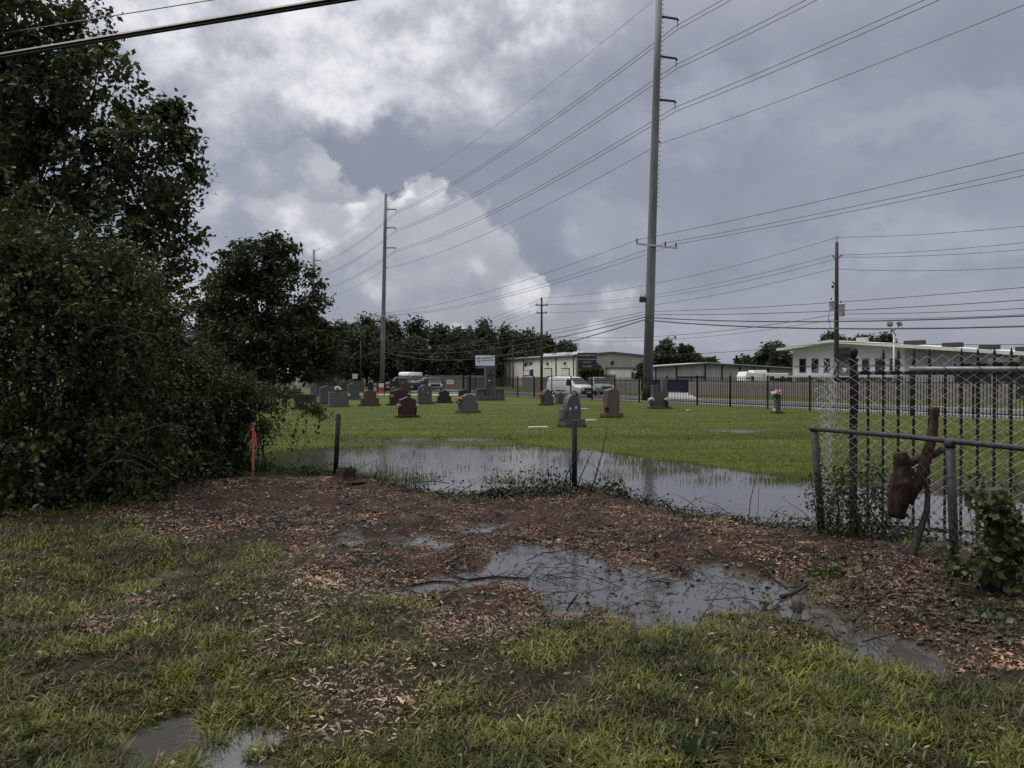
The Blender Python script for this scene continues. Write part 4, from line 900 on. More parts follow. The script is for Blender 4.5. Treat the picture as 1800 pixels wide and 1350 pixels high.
wire('shield_wire', 'thin topmost wire running to the tip of the left steel pole', 'power line', [(q[0], q[1], 1.1), (q[1], q[2], 1.0), (q[2], q[3], 0.8)], 0.014, 'wire', GT)
q = [att(P, l, 19.4, 0.5, -.12) for P, l in ((P0, LEAN), (P1, LEAN), (P2, .021), (P3, .02))]
wire('neutral_wire', 'single wire below the three insulators of the tall steel pole', 'power line', [(q[0], q[1], 1.3), (q[1], q[2], 1.2), (q[2], q[3], 0.8)], 0.02, 'wire', GT)
ax = Vector((1, 0.2, -0.07)).normalized()
for k, un in ((-1.22, 'left'), (1.0, 'middle'), (1.85, 'right')):
    q = [Vector((P.x+l*11.5, P.y-.36, 11.9)) + ax*k for P, l in ((P0, LEAN), (P1, LEAN), (P2, .021), (P3, .02))]
    wire('power_line', f'wire on the {un} pin insulator of the steel pole crossarm', 'power line', [(q[0], q[1], 0.95), (q[1], q[2], 1.1), (q[2], q[3], 0.8)], 0.018, 'wire', 'wires on the steel pole crossarm')
for i, (z, s0, s1, r, lab) in enumerate(((6.35, 2.0, 1.5, 0.035, 'upper thick black cable bundle on the tall steel pole'), (6.15, 2.25, 2.2, 0.04, 'lower thick black cable bundle on the tall steel pole'), (6.55, 1.5, 1.1, 0.02, 'thin black cable just above the thick bundles'), (6.75, 1.15, 0.9, 0.016, 'topmost thin black communication cable on the tall steel pole'))):
    q = [Vector((P.x+l*z-0.4, P.y-.1, z)) for P, l in ((P0, LEAN), (P1, LEAN), (P2, .021), (P3, .02))]
    wire('communication_cable', lab, 'cable', [(q[0], q[1], s0), (q[1], q[2], s1), (q[2], q[3], 1.5)], r, 'cable', 'communication cables on the steel poles')
PE = PB + (PB-PA)
GW = 'wires of the wooden pole line'
for zA, zB, zE, offA, offB, s1, s2, lab in ((12.0, 13.2, 13.2, 0, 0, 0.9, 1.6, 'top wire of the wooden pole line'), (11.2, 11.75, 12.0, -.6, -.4, 1.0, 1.3, 'second wire of the wooden pole line, left of the pole'), (11.2, 11.6, 11.6, .6, .4, 1.1, 1.5, 'second wire of the wooden pole line, right of the pole'), (10.2, 10.65, 10.4, -.4, -.4, 1.0, 1.7, 'third wire of the wooden pole line')):
    a, b, e, c = PA+Vector((offA, -.16, zA)), PB+Vector((offB, -.15, zB)), PE+Vector((0, 0, zE)), PC+Vector((offA, 0, zA-1.0))
    wire('power_line', lab, 'power line', [(c, a, 0.8), (a, b, s1), (b, e, s2)], 0.017, 'wire', GW)
for zA, zB, zE, s1, s2, r, lab in ((7.3, 7.0, 7.6, 1.0, 0.9, 0.022, 'dark cable below the transformers of the wooden pole'), (6.9, 6.6, 6.9, 1.0, 0.8, 0.016, 'thin dark cable below the transformers of the wooden pole'), (5.0, 4.75, 4.7, 0.7, 0.8, 0.022, 'low dark service cable just above the white roof')):
    a, b, e = PA+Vector((0, -.2, zA)), PB+Vector((0, -.25, zB)), PE+Vector((0, 0, zE)); c = PC+Vector((0, -.2, zA-1))
    wire('communication_cable', lab, 'cable', [(c, a, 1.0), (a, b, s1), (b, e, s2)], r, 'cable', 'cables of the wooden pole line')
d0 = W(-50, 108, 12.0); d1 = W(650, -8, 10.0); dv = (d1-d0)
wire('overhead_cable', 'thick black overhead cable crossing the upper left sky', 'cable', [(d0-dv*3, d0+dv*4, 0.0)], 0.032, 'cable', None)
wire('lashing_cable', 'slightly thinner black cable lashed under the thick overhead cable', 'cable', [(d0-dv*3+Vector((0, 0, -.045)), d0+dv*4+Vector((0, 0, -.045)), 0.0)], 0.022, 'cable', None)
d0 = W(100, 47, 14.0); d1 = W(400, -1, 12.6); dv = (d1-d0)
wire('overhead_wire', 'thin black wire above the thick overhead cable', 'cable', [(d0-dv*6, d0+dv*8, 0.0)], 0.010, 'cable', None)
# ------------------------------------------------------------------ buildings
class Wall:
    """an upright plane from ground point a to b; pix() gives local (s, z) of a photo pixel on it"""
    def __init__(s, a, b):
        s.a = Vector((a[0], a[1], 0)); s.b = Vector((b[0], b[1], 0)); s.d = (s.b-s.a).normalized(); s.L = (s.b-s.a).length
    def s_at(s, px):
        k = (px-900)/F; return (s.a.y*k - s.a.x)/(s.d.x - s.d.y*k)
    def z_at(s, sv, py): D = s.a.y + s.d.y*sv; return H - (py-HY)/F*D
    def rect(s, x0, x1, y0, y1):
        s0, s1 = s.s_at(x0), s.s_at(x1); m_ = (s0+s1)/2; return s0, s1, s.z_at(m_, y1), s.z_at(m_, y0)
def text(parent, body, size, loc, rot, m, name='lettering', depth=0.004, sx=1.0):
    cu = bpy.data.curves.new('t', 'FONT'); cu.body = body; cu.size = size; cu.align_x = 'CENTER'; cu.align_y = 'CENTER'; cu.extrude = depth
    to = bpy.data.objects.new('t', cu); C.objects.link(to); dg = bpy.context.evaluated_depsgraph_get()
    me = bpy.data.meshes.new_from_object(to.evaluated_get(dg)); bpy.data.objects.remove(to); me.name = name; me.materials.clear(); me.materials.append(m)
    o = obj(name, me, parent); o.location = loc; o.rotation_euler = rot; o.scale = (sx, 1, 1); return o
def siding(mb, L, zb, ztop, rib, y0=0.0, dep=0.03):
    """ribbed metal wall along local x; ztop(x) gives its upper edge"""
    x = 0.0; k = 0
    while x < L-1e-6:
        x2 = min(L, x+rib); d_ = y0 - (dep if k % 2 else 0)
        mb.add([(x, d_, zb), (x2, d_, zb), (x2, d_, ztop(x2)), (x, d_, ztop(x))], [(0, 1, 2, 3)])
        if x2 < L: d2 = y0 - (0 if k % 2 else dep); mb.add([(x2, d_, zb), (x2, d2, zb), (x2, d2, ztop(x2)), (x2, d_, ztop(x2))], [(0, 1, 2, 3)])
        x = x2; k += 1
def warehouse():
    C0 = Vector((10.6, 123.0, 0)); sd = Vector((-14.4, 33.0, 0)).normalized(); ln = 36.0; far = C0+sd*ln; gd = Vector((-sd.y, sd.x, 0)) * -1; gw = 14.1; he, hr = 5.5, 6.0
    t = thing('beige_warehouse', 'long beige metal warehouse with roller doors across the road', 'building', (far.x, far.y, 0.05), math.atan2(-sd.y, -sd.x))
    wl = Wall(far, C0); L = ln                                # local x runs from the far end to the near corner, -y faces the road
    mb = MB(); siding(mb, L, 0, lambda x: he, 0.5); mb.build('long_wall', M['beige'], t)
    mb = MB(); x = 0.0; k = 0                                 # gable wall: local x = L, y from 0 to gw
    def top(y): return he + (hr-he)*(1-abs(y-gw/2)/(gw/2))
    while x < gw:
        x2 = min(gw, x+0.47); d_ = L + (0.03 if k % 2 else 0); ym = [x, x2] if not (x < gw/2 < x2) else [x, gw/2, x2]
        for a_, b_ in zip(ym[:-1], ym[1:]): mb.add([(d_, a_, 0), (d_, b_, 0), (d_, b_, top(b_)), (d_, a_, top(a_))], [(0, 1, 2, 3)])
        x = x2; k += 1
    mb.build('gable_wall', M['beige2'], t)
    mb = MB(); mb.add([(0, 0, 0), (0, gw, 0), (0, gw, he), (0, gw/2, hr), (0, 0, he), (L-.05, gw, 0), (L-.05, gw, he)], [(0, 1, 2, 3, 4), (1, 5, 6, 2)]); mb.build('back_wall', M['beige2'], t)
    mb = MB()
    for y0, y1, z0, z1 in ((-0.35, gw/2, he+0.02, hr+0.09), (gw/2, gw+0.35, hr+0.09, he+0.02)):
        mb.add([(-0.2, y0, z0), (L+0.25, y0, z0), (L+0.25, y1, z1), (-0.2, y1, z1), (-0.2, y0, z0+.1), (L+0.25, y0, z0+.1), (L+0.25, y1, z1+.1), (-0.2, y1, z1+.1)], [(3, 2, 1, 0), (4, 5, 6, 7), (0, 1, 5, 4), (1, 2, 6, 5), (2, 3, 7, 6), (3, 0, 4, 7)])
    rf = mb.build('roof', M['rooflight'], t)
    mb = MB(); mb.box(0, L+0.2, -0.42, -0.05, he-0.22, he+0.01); mb.build('gutter', M['trimgrey'], t)
    mb = MB(); mb.add([(L+.27, -0.4, he-.15), (L+.27, gw/2, hr-.1), (L+.27, gw/2, hr+.2), (L+.27, -0.4, he+.14), (L+.27, gw+.4, he-.15), (L+.27, gw+.4, he+.14)], [(0, 1, 2, 3), (1, 4, 5, 2)]); mb.build('gable_trim', M['trimgrey'], t)
    for px in (897, 921, 978, 1009): s_ = wl.s_at(px); MB().box(s_-0.12, s_+0.12, -0.16, -0.045, 0.3, he-0.25).build('downspout', M['trimgrey'], t)
    for x0, x1, y0, y1 in ((880, 890, 651, 668), (957.5, 970, 649, 668), (988, 1001, 649, 668)):
        s0, s1, z0, z1 = wl.rect(x0, x1, y0, y1); s1 = s0 + max(2.6, s1-s0)
        d = MB().box(s0-.14, s1+.14, -0.10, -0.04, 0, z1+.14).build('door_frame', M['darktrim'], t)
        mb = MB(); zz = 0.0
        while zz < z1-0.05: mb.box(s0, s1, -0.14, -0.11, zz, min(z1, zz+0.42)-0.03); zz += 0.42
        mb.build('roller_door', M['doorpale'], d)
        MB().box((s0+s1)/2-.15, (s0+s1)/2+.15, -0.35, -0.04, z1+.7, z1+1.15).build('wall_lamp', M['darktrim'], t)
    for px, w_ in ((945, 1.4), (969, 1.5), (998, 1.6)):
        s_ = wl.s_at(px); MB().box(s_-w_*1.2, s_+w_*1.2, 2.0, 3.5, he+.15, he+0.75).build('rooftop_unit', M['palepaint'], rf)
    s0, s1, z0, z1 = wl.rect(922.5, 937, 636, 645)             # painted emblem: dark racing swoosh
    mb = MB(); w_ = s1-s0; h_ = z1-z0
    mb.prism([(s0, z0+h_*.75), (s0+w_*.15, z1), (s0+w_*.85, z0+h_*.95), (s1, z0+h_*.7), (s0+w_*.8, z0+h_*.3), (s0+w_*.45, z0+h_*.25), (s0+w_*.3, z0+h_*.4), (s0+w_*.2, z0), (s0, z0+h_*.1)], -0.07, -0.045); em = mb.build('wall_emblem', M['ink'], t)
    mb = MB(); mb.prism([(s0+w_*.2, z0+h_*.8), (s0+w_*.75, z0+h_*.78), (s0+w_*.5, z0+h_*.68), (s0+w_*.22, z0+h_*.7)], -0.08, -0.072); mb.prism([(s0+w_*.35, z0+h_*.55), (s0+w_*.8, z0+h_*.6), (s0+w_*.6, z0+h_*.42), (s0+w_*.4, z0+h_*.45)], -0.08, -0.072); mb.build('emblem_highlight', M['letter'], em)
    s0, s1, z0, z1 = wl.rect(932.5, 938, 650, 661); MB().box(s0, s1, -0.1, -0.045, z0, z1).build('blue_panel', M['signblue'], t)
    s0, s1, z0, z1 = wl.rect(920, 931, 652, 660); w2 = MB().box(s0-.1, s1+.1, -0.08, -0.045, z0-.1, z1+.1).build('window_frame', M['darktrim'], t); MB().box(s0, s1, -0.12, -0.085, z0, z1).build('window_panel', M['doorpale'], w2)
    # lean-to annex on the gable end
    y0 = gw*0.42; mb = MB(); mb.box(L+.04, L+2.4, y0, gw+1, 0, 3.3); an = mb.build('annex', M['beige'], t)
    MB().box(L+.04, L+2.6, y0-.15, gw+1.1, 3.3, 3.5).build('annex_roof', M['trimgrey'], an)
    MB().box(L+2.405, L+2.45, y0+3.4, y0+3.9, 1.7, 2.7).build('annex_window', M['darktrim'], an)
    MB().box(L+2.405, L+2.46, y0+5.6, y0+7.0, 0, 2.9).build('annex_door', M['doorpale'], an)
    MB().box(L+2.405, L+2.44, y0+5.35, y0+5.59, 0, 3.0).build('annex_door_frame', M['darktrim'], an)
    MB().lathe([(0.35, 0), (0.35, 0.1)], 10).build('gable_vent', M['darktrim'], t).matrix_local = Matrix.Translation((L+.04, gw/2, 4.3)) @ Matrix.Rotation(R(90), 4, 'Y')
warehouse()
def grey_shed():
    a, b = Vector((20.35, 105, 0)), Vector((46, 113, 0)); wl = Wall(a, b); L = wl.L
    t = thing('grey_shed', 'low grey corrugated metal shed with dark columns behind the board fence', 'building', (a.x, a.y, 0.05), math.atan2(wl.d.y, wl.d.x))
    sr = wl.s_at(1240); z0, zr, z1 = 3.3, 3.85, 2.95
    def top(x): return z0+(zr-z0)*x/sr if x < sr else zr+(z1-zr)*(x-sr)/(L-sr)
    mb = MB(); siding(mb, L, 0, top, 0.4); mb.build('wall', M['greysid'], t)
    mb = MB()
    for xa, xb in ((-0.4, sr), (sr, L+0.4)):
        za, zb = top(max(0, xa))+.02, top(min(L, xb))+.02
        mb.add([(xa, -0.6, za), (xb, -0.6, zb), (xb, 5, zb), (xa, 5, za), (xa, -0.6, za+.12), (xb, -0.6, zb+.12), (xb, 5, zb+.12), (xa, 5, za+.12)], [(3, 2, 1, 0), (4, 5, 6, 7), (0, 1, 5, 4), (1, 2, 6, 5), (2, 3, 7, 6), (3, 0, 4, 7)])
    rf = mb.build('roof', M['rooflight'], t)
    mb = MB()
    for xa, xb in ((-0.4, sr), (sr, L+0.4)): mb.add([(xa, -0.62, top(max(0, xa))-.16), (xb, -0.62, top(min(L, xb))-.16), (xb, -0.62, top(min(L, xb))+.04), (xa, -0.62, top(max(0, xa))+.04)], [(0, 1, 2, 3)])
    mb.build('eave_trim', M['darktrim'], rf)
    for px in (1152, 1189, 1239, 1269, 1300, 1325, 1350): s_ = wl.s_at(px); MB().box(s_-.12, s_+.12, -0.12, -0.04, 0, top(s_)-.02).build('column', M['darktrim'], t)
    s0, s1 = wl.s_at(1190.5), wl.s_at(1238); MB().box(s0, s1, -0.11, -0.04, 1.75, 1.98).build('girt', M['darktrim'], t)
    MB().add([(0, 0, 0), (0, 5, 0), (0, 5, z0), (0, 0, z0)], [(0, 1, 2, 3)]).build('side_wall', M['greysid'], t)
grey_shed()
def white_building():
    a = Vector((29.6, 78, 0)); b = Vector((29.6+12.4*1.5, 78-18*1.5, 0)); wl = Wall(a, b); L = wl.L
    t = thing('white_building', 'white flat-gabled commercial building with dark windows behind the board fence', 'building', (a.x, a.y, 0.05), math.atan2(wl.d.y, wl.d.x))
    sr = wl.s_at(1467); zl, zr = 4.75, 5.25; sE = wl.s_at(1800); zE = wl.z_at(sE, 626)
    def top(x): return zl+(zr-zl)*x/sr if x < sr else zr+(zE-zr)*(x-sr)/(sE-sr)
    sm = wl.s_at(1590); mb = MB(); mb.add([(0, 0, 0), (sm, 0, 0), (sm, 0, top(sm)), (sr, 0, zr), (0, 0, zl)], [(0, 1, 2, 3, 4)]); mb.build('stucco_wall', M['palepaint'], t)
    mb = MB(); q = MB(); siding(mb, L-sm, 0, lambda x: top(sm+x), 0.22, 0.0, 0.03); m_ = mb.build('metal_wall', M['greysid'], t); m_.location = (sm, 0, 0)
    MB().add([(0, 0, 0), (0, 14, 0), (0, 14, zl), (0, 0, zl)], [(0, 1, 2, 3)]).build('side_wall', M['palepaint'], t)
    mb = MB()
    for xa, xb in ((-1.2, sr), (sr, L+0.5)):
        za = zl-(zr-zl)*1.2/sr if xa < 0 else top(xa); zb = top(xb)
        mb.add([(xa, -1.1, za+.02), (xb, -1.1, zb+.02), (xb, 14, zb+.02), (xa, 14, za+.02), (xa, -1.1, za+.30), (xb, -1.1, zb+.30), (xb, 14, zb+.30), (xa, 14, za+.30)], [(3, 2, 1, 0), (4, 5, 6, 7), (0, 1, 5, 4), (1, 2, 6, 5), (2, 3, 7, 6), (3, 0, 4, 7)])
    rf = mb.build('roof', M['palepaint'], t)
    for x0, x1 in ((1406, 1416), (1427.5, 1438), (1449, 1458), (1516, 1527), (1539.5, 1550), (1565, 1577)):
        s0, s1, z0, z1 = wl.rect(x0, x1, 632, 655); w = MB().box(s0-.05, s1+.05, -0.05, -0.003, z0-.05, z1+.05).build('window', M['trimgrey'], t)
        MB().box(s0+.03, s1-.03, -0.075, -0.053, z0+.03, (z0+z1)/2-.02).build('pane', M['glass'], w); MB().box(s0+.03, s1-.03, -0.075, -0.053, (z0+z1)/2+.02, z1-.03).build('pane', M['glass'], w)
    s0, s1, z0, z1 = wl.rect(1471, 1500, 612, 665); MB().box(s0, s1, -0.06, -0.003, 0, z1).build('grey_bay', M['trimgrey'], t)
    sgn = MB().prism([(s0+.25, z1-1.5), (s1-.25, z1-1.5), (s1-.25, z1-.9), ((s0+s1)/2+.4, z1-.62), ((s0+s1)/2-.4, z1-.62), (s0+.25, z1-.9)], -0.09, -0.065).build('bay_sign', M['darktrim'], t)
    MB().prism([((s0+s1)/2-.3, z1-2.0), ((s0+s1)/2+.3, z1-2.0), ((s0+s1)/2, z1-2.45)], -0.09, -0.065).build('bay_emblem', M['letter'], t)
    s0, s1 = wl.s_at(1395), wl.s_at(1588); zc = 1.85; MB().box(s0, s1, -1.6, -0.08, zc, zc+.14).build('canopy', M['rooflight'], t); MB().box(s0, s1, -0.09, -0.004, 2.95, 3.0).build('conduit', M['trimgrey'], t)
    for x0, x1 in ((1678, 1742), (1753, 1800)):
        s0, s1 = wl.s_at(x0), wl.s_at(x1); MB().box(s0, s1, -0.10, -0.035, 0, 3.0).build('garage_opening', M['roof_dark'], t)
    for px, w_ in ((1508, 1.0), (1600, 1.8), (1667, 1.6), (1732, 1.5), (1795, 1.3)):
        s_ = wl.s_at(px); z = top(s_)+.30; MB().box(s_-w_/2, s_+w_/2, 0.5, 1.0, z, z+0.42).build('roof_vent', M['rooflight'] if px < 1550 else M['dullgalv'], rf)
    s_ = wl.s_at(1767); MB().box(s_-1.2, s_+1.2, -0.4, -0.12, 3.1, 3.5).build('roller_hood', M['palepaint'], t)
white_building()
def floodlight():
    p = vpos(1571, 66); z = gz(p.x, p.y); hh = H+(HY-582)/F*66
    t = thing('floodlight_pole', 'white pole with twin floodlights in front of the white building', 'floodlight', (p.x, p.y, z))
    MB().tube([(0, 0, -.1), (0, 0, hh-.4)], [0.09, 0.07], 8).build('pole', M['palepaint'], t, True)
    mb = MB(); mb.tube([(0, 0, hh-.5), (0, 0, hh-.1), (-.1, 0, hh), (-.32, 0, hh+.1), (-.38, 0, hh+.35)], 0.03, 6); mb.tube([(0, 0, hh-.1), (.1, 0, hh), (.32, 0, hh+.1), (.42, 0, hh+.4)], 0.03, 6); mb.build('yoke', M['trimgrey'], t)
    for x, rx in ((-.38, -20), (.5, 35)):
        o = MB().box(-.22, .22, -.18, .12, -.02, .34).build('lamp_head', M['trimgrey'], t, bevel=0.04); o.location = (x, -.05, hh+.36); o.rotation_euler = (R(-25), 0, R(rx))
floodlight()
def low_house():
    p = vpos(508, 128); t = thing('white_house', 'low white house glimpsed under the lone oak', 'building', (p.x, p.y, gz(p.x, p.y)), R(8))
    MB().box(-4.5, 4.5, 0, 6, 0, 2.6).build('wall', M['palepaint'], t)
    mb = MB(); mb.add([(-5, -.5, 2.55), (5, -.5, 2.55), (5, 3, 4.0), (-5, 3, 4.0), (5, 6.5, 2.55), (-5, 6.5, 2.55)], [(0, 1, 2, 3), (3, 2, 4, 5), (0, 3, 5), (1, 4, 2)]); mb.build('roof', M['rooflight'], t)
    for x in (-2.6, 0.4, 2.8): MB().box(x-.5, x+.5, -.05, -.003, 1.0, 2.1).build('window', M['glass'], t)
    p = vpos(566, 120); t = thing('dark_shed', 'dark shed at the edge of the far wood', 'building', (p.x, p.y, gz(p.x, p.y)))
    MB().box(-1.9, 1.9, 0, 4, 0, 3.3).build('wall', M['roof_dark'], t); MB().box(-2.1, 2.1, -.3, 4.3, 3.3, 3.5).build('roof', M['darktrim'], t); MB().box(-.6, .6, -.05, -.003, 0, 2.2).build('door', M['blackp'], t)
low_house()
# ------------------------------------------------------------------ signs
def sign_trailer():
    D = 100; a, b = W(835, 643, D), W(870.5, 624, D); w = b.x-a.x; h = b.z-a.z
    t = thing('roadside_sign', 'white roadside sign with a blue lower band above the granite monument', 'sign', (a.x, D, gz(a.x, D)))
    z0 = a.z-gz(a.x, D)
    MB().box(0, w, 0, 0.45, z0-.42, z0+h).build('cabinet', M['signdark'], t)
    MB().box(0.06, w-.06, -0.02, -0.003, z0+.02, z0+h-.05).build('face', M['signwhite'], t); MB().box(0.06, w-.06, -0.02, -0.003, z0-.38, z0-.01).build('band', M['signblue'], t)
    MB().box(w*.62, w*.74, 0.1, 0.35, -.1, z0-.42).build('post', M['trimgrey'], t)
    text(t, 'A-1', 0.30, (w*.14, -0.026, z0+h*.64), (R(90), 0, 0), M['ink']); text(t, 'TRAILERWORKS', 0.27, (w*.61, -0.026, z0+h*.64), (R(90), 0, 0), M['ink'], sx=0.82)
    text(t, 'TRUCK REPAIR SPECIALISTS', 0.17, (w*.5, -0.026, z0-.2), (R(90), 0, 0), M['letter'])
    mb = MB(); mb.prism([(w*.07, z0+h*.40), (w*.95, z0+h*.50), (w*.95, z0+h*.53), (w*.5, z0+h*.5), (w*.07, z0+h*.46)], -0.03, -0.024); mb.prism([(w*.19, z0+h*.2), (w*.215, z0+h*.2), (w*.215, z0+h*.86), (w*.19, z0+h*.86)], -0.036, -0.031); mb.build('emblem', M['ink'], t)
sign_trailer()
def sign_pallet():
    D = 85; a, b = W(1015.5, 649, D), W(1048.5, 620, D); w = b.x-a.x; zg = gz(a.x, D); z0, z1 = a.z-zg, b.z-zg
    t = thing('pallet_sign', 'dark pallet company sign with pale lettering behind the white van', 'sign', (a.x, D, zg))
    MB().box(0, w, 0, 0.08, z0, z1).build('board', M['signdark'], t)
    for x in (0.06, w-.06): MB().box(x-.06, x+.06, 0.085, 0.2, -.1, z1+.02).build('post', M['iron'], t)
    h = z1-z0
    for s_, sz, k in (('A & A PALLET CO.', 0.25, .84), ('PALLETS  WOODWORKING', 0.165, .60), ('SOLUTIONS', 0.17, .42), ('713-692-3820', 0.19, .17)):
        text(t, s_, sz, (w/2, -0.006, z0+h*k), (R(90), 0, 0), M['letter'])
sign_pallet()
# ------------------------------------------------------------------ vehicles
def ring(y, hw, zb, zt, rw, zs):      # cross-section: half width at the sill, belt height zs, roof half width
    return [(-hw*.96, y, zb), (-hw, y, zb+.18), (-hw, y, zs), (-rw, y, zt-.06), (-rw*.85, y, zt), (rw*.85, y, zt), (rw, y, zt-.06), (hw, y, zs), (hw, y, zb+.18), (hw*.96, y, zb)]
def loft(rings):
    mb = MB(); n = len(rings[0]); vs = [v for r in rings for v in r]; fs = []
    for i in range(len(rings)-1):
        for k in range(n): k2 = (k+1) % n; fs.append((i*n+k, i*n+k2, (i+1)*n+k2, (i+1)*n+k))
    fs.append(tuple(range(n-1, -1, -1))); fs.append(tuple((len(rings)-1)*n+k for k in range(n))); return mb.add(vs, fs)
def wheels(t, ys, hw, r=0.34):
    for y in ys:
        for s in (-1, 1):
            w = MB().lathe([(r*.7, -.11), (r*.95, -.10), (r, -.05), (r, .05), (r*.95, .10), (r*.7, .11)], 18).build('wheel', M['tyre'], t, True)
            w.matrix_local = Matrix.Translation((s*(hw-.09), y, r)) @ Matrix.Rotation(R(90), 4, 'Y')
            MB().lathe([(r*.62, -.118), (r*.55, -.09), (r*.55, .09), (r*.62, .118)], 14).build('rim', M['rim'], w, True)
def car(name, label, cat, loc, rz, kind, paint, group=None, sc_=1.0):
    """front points to -y"""
    t = thing(name, label, cat, loc, rz, group); hw = 0.95
    P = M[paint]
    if kind == 'van':
        rg = [ring(-2.45, .78, .45, .80, .70, .70), ring(-2.38, .88, .30, 1.02, .80, .85), ring(-1.75, .94, .28, 1.16, .84, 1.0), ring(-1.55, .95, .28, 1.22, .84, 1.04), ring(-.78, .95, .28, 1.80, .74, 1.06), ring(-.5, .95, .28, 1.88, .76, 1.06), ring(1.0, .95, .28, 1.92, .78, 1.06), ring(2.25, .95, .28, 1.88, .78, 1.06), ring(2.42, .92, .34, 1.78, .74, 1.05)]
        loft(rg).build('body', P, t, True).modifiers.new('b', 'BEVEL').width = 0.02
        MB().add([(-.80, -1.585, 1.25), (.80, -1.585, 1.25), (.68, -.83, 1.80), (-.68, -.83, 1.80)], [(0, 1, 2, 3)]).build('windscreen', M['glass'], t)
        for s in (-1, 1):
            MB().add([(s*.945, -1.22, 1.10), (s*.952, -.42, 1.10), (s*.80, -.46, 1.74), (s*.812, -.76, 1.72)], [(0, 1, 2, 3)]).build('side_window', M['glass'], t)
            MB().box(s*.98-.03, s*.98+.03, -.35, 1.0, .62, .68).build('side_moulding', M['blackp'], t)
            MB().add([(s*.953, -.36, .40), (s*.953, 1.05, .40), (s*.953, 1.05, 1.06), (s*.953, -.36, 1.06)], [(0, 1, 2, 3)]).build('side_door', P, t)
            MB().box(s*1.0-.1, s*1.0+.1, -1.12, -.98, 1.08, 1.28).build('mirror', M['blackp'], t)
            MB().box(s*.70-.17, s*.70+.17, -2.46, -2.30, .72, .92).build('headlight', M['lamp'], t, bevel=0.03)
        MB().box(-.86, .86, -2.53, -2.40, .34, .66).build('bumper', M['blackp'], t, bevel=0.05); MB().box(-.48, .48, -2.48, -2.38, .70, .88).build('grille', M['blackp'], t); MB().box(-.26, .26, -2.55, -2.531, .45, .56).build('number_plate', M['lamp'], t)
        wheels(t, (-1.65, 1.45), hw)
    elif kind in ('pickup', 'sedan'):
        tall = 1.78 if kind == 'pickup' else 1.42
        rg = [ring(-2.5, .80, .45, .80, .74, .72), ring(-2.42, .92, .32, .98, .84, .86), ring(-1.3, .95, .3, 1.10, .86, .98), ring(-1.15, .95, .3, 1.13, .86, 1.0), ring(-.45, .95, .3, tall-.05, .72, 1.02), ring(.3, .95, .3, tall, .74, 1.02), ring(1.0, .95, .3, tall-.06, .74, 1.02)]
        rg += [ring(1.1, .95, .32, 1.12, .90, 1.02), ring(2.7, .95, .4, 1.12, .90, 1.02), ring(2.78, .92, .45, 1.06, .88, 1.0)] if kind == 'pickup' else [ring(1.75, .95, .32, 1.06, .86, 1.0), ring(2.3, .93, .34, 1.02, .84, .96), ring(2.4, .85, .42, .92, .78, .86)]
        loft(rg).build('body', P, t, True).modifiers.new('b', 'BEVEL').width = 0.02
        MB().add([(-.8, -1.17, 1.14), (.8, -1.17, 1.14), (.66, -.5, tall-.08), (-.66, -.5, tall-.08)], [(0, 1, 2, 3)]).build('windscreen', M['glass'], t)
        for s in (-1, 1):
            MB().add([(s*.953, -.95, 1.04), (s*.953, 1.0, 1.04), (s*.765, .9, tall-.12), (s*.765, -.42, tall-.12)], [(0, 1, 2, 3)]).build('side_window', M['glass'], t)
            MB().box(s*.72-.16, s*.72+.16, -2.52, -2.36, .68, .88).build('headlight', M['lamp'], t, bevel=0.03); MB().box(s*.84-.1, s*.84+.1, 2.30 if kind == 'sedan' else 2.70, 2.42 if kind == 'sedan' else 2.82, .70, .92).build('tail_light', M['tail'], t)
            MB().box(s*1.0-.09, s*1.0+.09, -.95, -.84, 1.05, 1.2).build('mirror', M['blackp'], t)
        MB().box(-.88, .88, -2.56, -2.43, .38, .62).build('bumper', M['rim'], t, bevel=0.04); MB().box(-.5, .5, -2.5, -2.40, .66, .86).build('grille', M['blackp'], t)
        MB().add([(-.7, 1.06 if kind == 'pickup' else 1.78, 1.14), (.7, 1.06 if kind == 'pickup' else 1.78, 1.14), (.62, 1.04 if kind == 'pickup' else 1.1, tall-.12), (-.62, 1.04 if kind == 'pickup' else 1.1, tall-.12)], [(3, 2, 1, 0)]).build('rear_window', M['glass'], t)
        wheels(t, (-1.55, 1.65), hw, 0.38 if kind == 'pickup' else 0.33)
    elif kind == 'bus':
        rg = [ring(-3.6, 1.0, .4, 2.2, .85, 1.3), ring(-3.45, 1.12, .35, 2.75, .95, 1.35), ring(-3.0, 1.15, .35, 2.9, 1.0, 1.35), ring(3.2, 1.15, .35, 2.9, 1.0, 1.35), ring(3.5, 1.1, .4, 2.75, .95, 1.3)]
        loft(rg).build('body', P, t, True).modifiers.new('b', 'BEVEL').width = 0.03
        MB().add([(-.85, -3.62, 1.35), (.85, -3.62, 1.35), (.8, -3.6, 2.15), (-.8, -3.6, 2.15)], [(0, 1, 2, 3)]).build('windscreen', M['glass'], t)
        for s in (-1, 1):
            for k in range(5): MB().add([(s*1.165, -2.8+k*1.2, 1.45), (s*1.165, -1.8+k*1.2, 1.45), (s*1.07, -1.8+k*1.2, 2.3), (s*1.07, -2.8+k*1.2, 2.3)], [(0, 1, 2, 3)]).build('side_window', M['glass'], t)
        wheels(t, (-2.3, 2.2), 1.15, 0.42)
    t.scale = (sc_, sc_, sc_); return t
def on(px, D): p = vpos(px, D); return (p.x, p.y, max(0.137, gz(p.x, p.y)))
car('white_van', 'white panel van parked on the road behind the iron fence', 'van', on(1003, 64.5), R(36), 'van', 'white', sc_=0.95)
car('utility_truck', 'dull green pickup truck parked just behind the white van', 'pickup truck', on(1052, 73), R(12), 'pickup', 'palegreen')
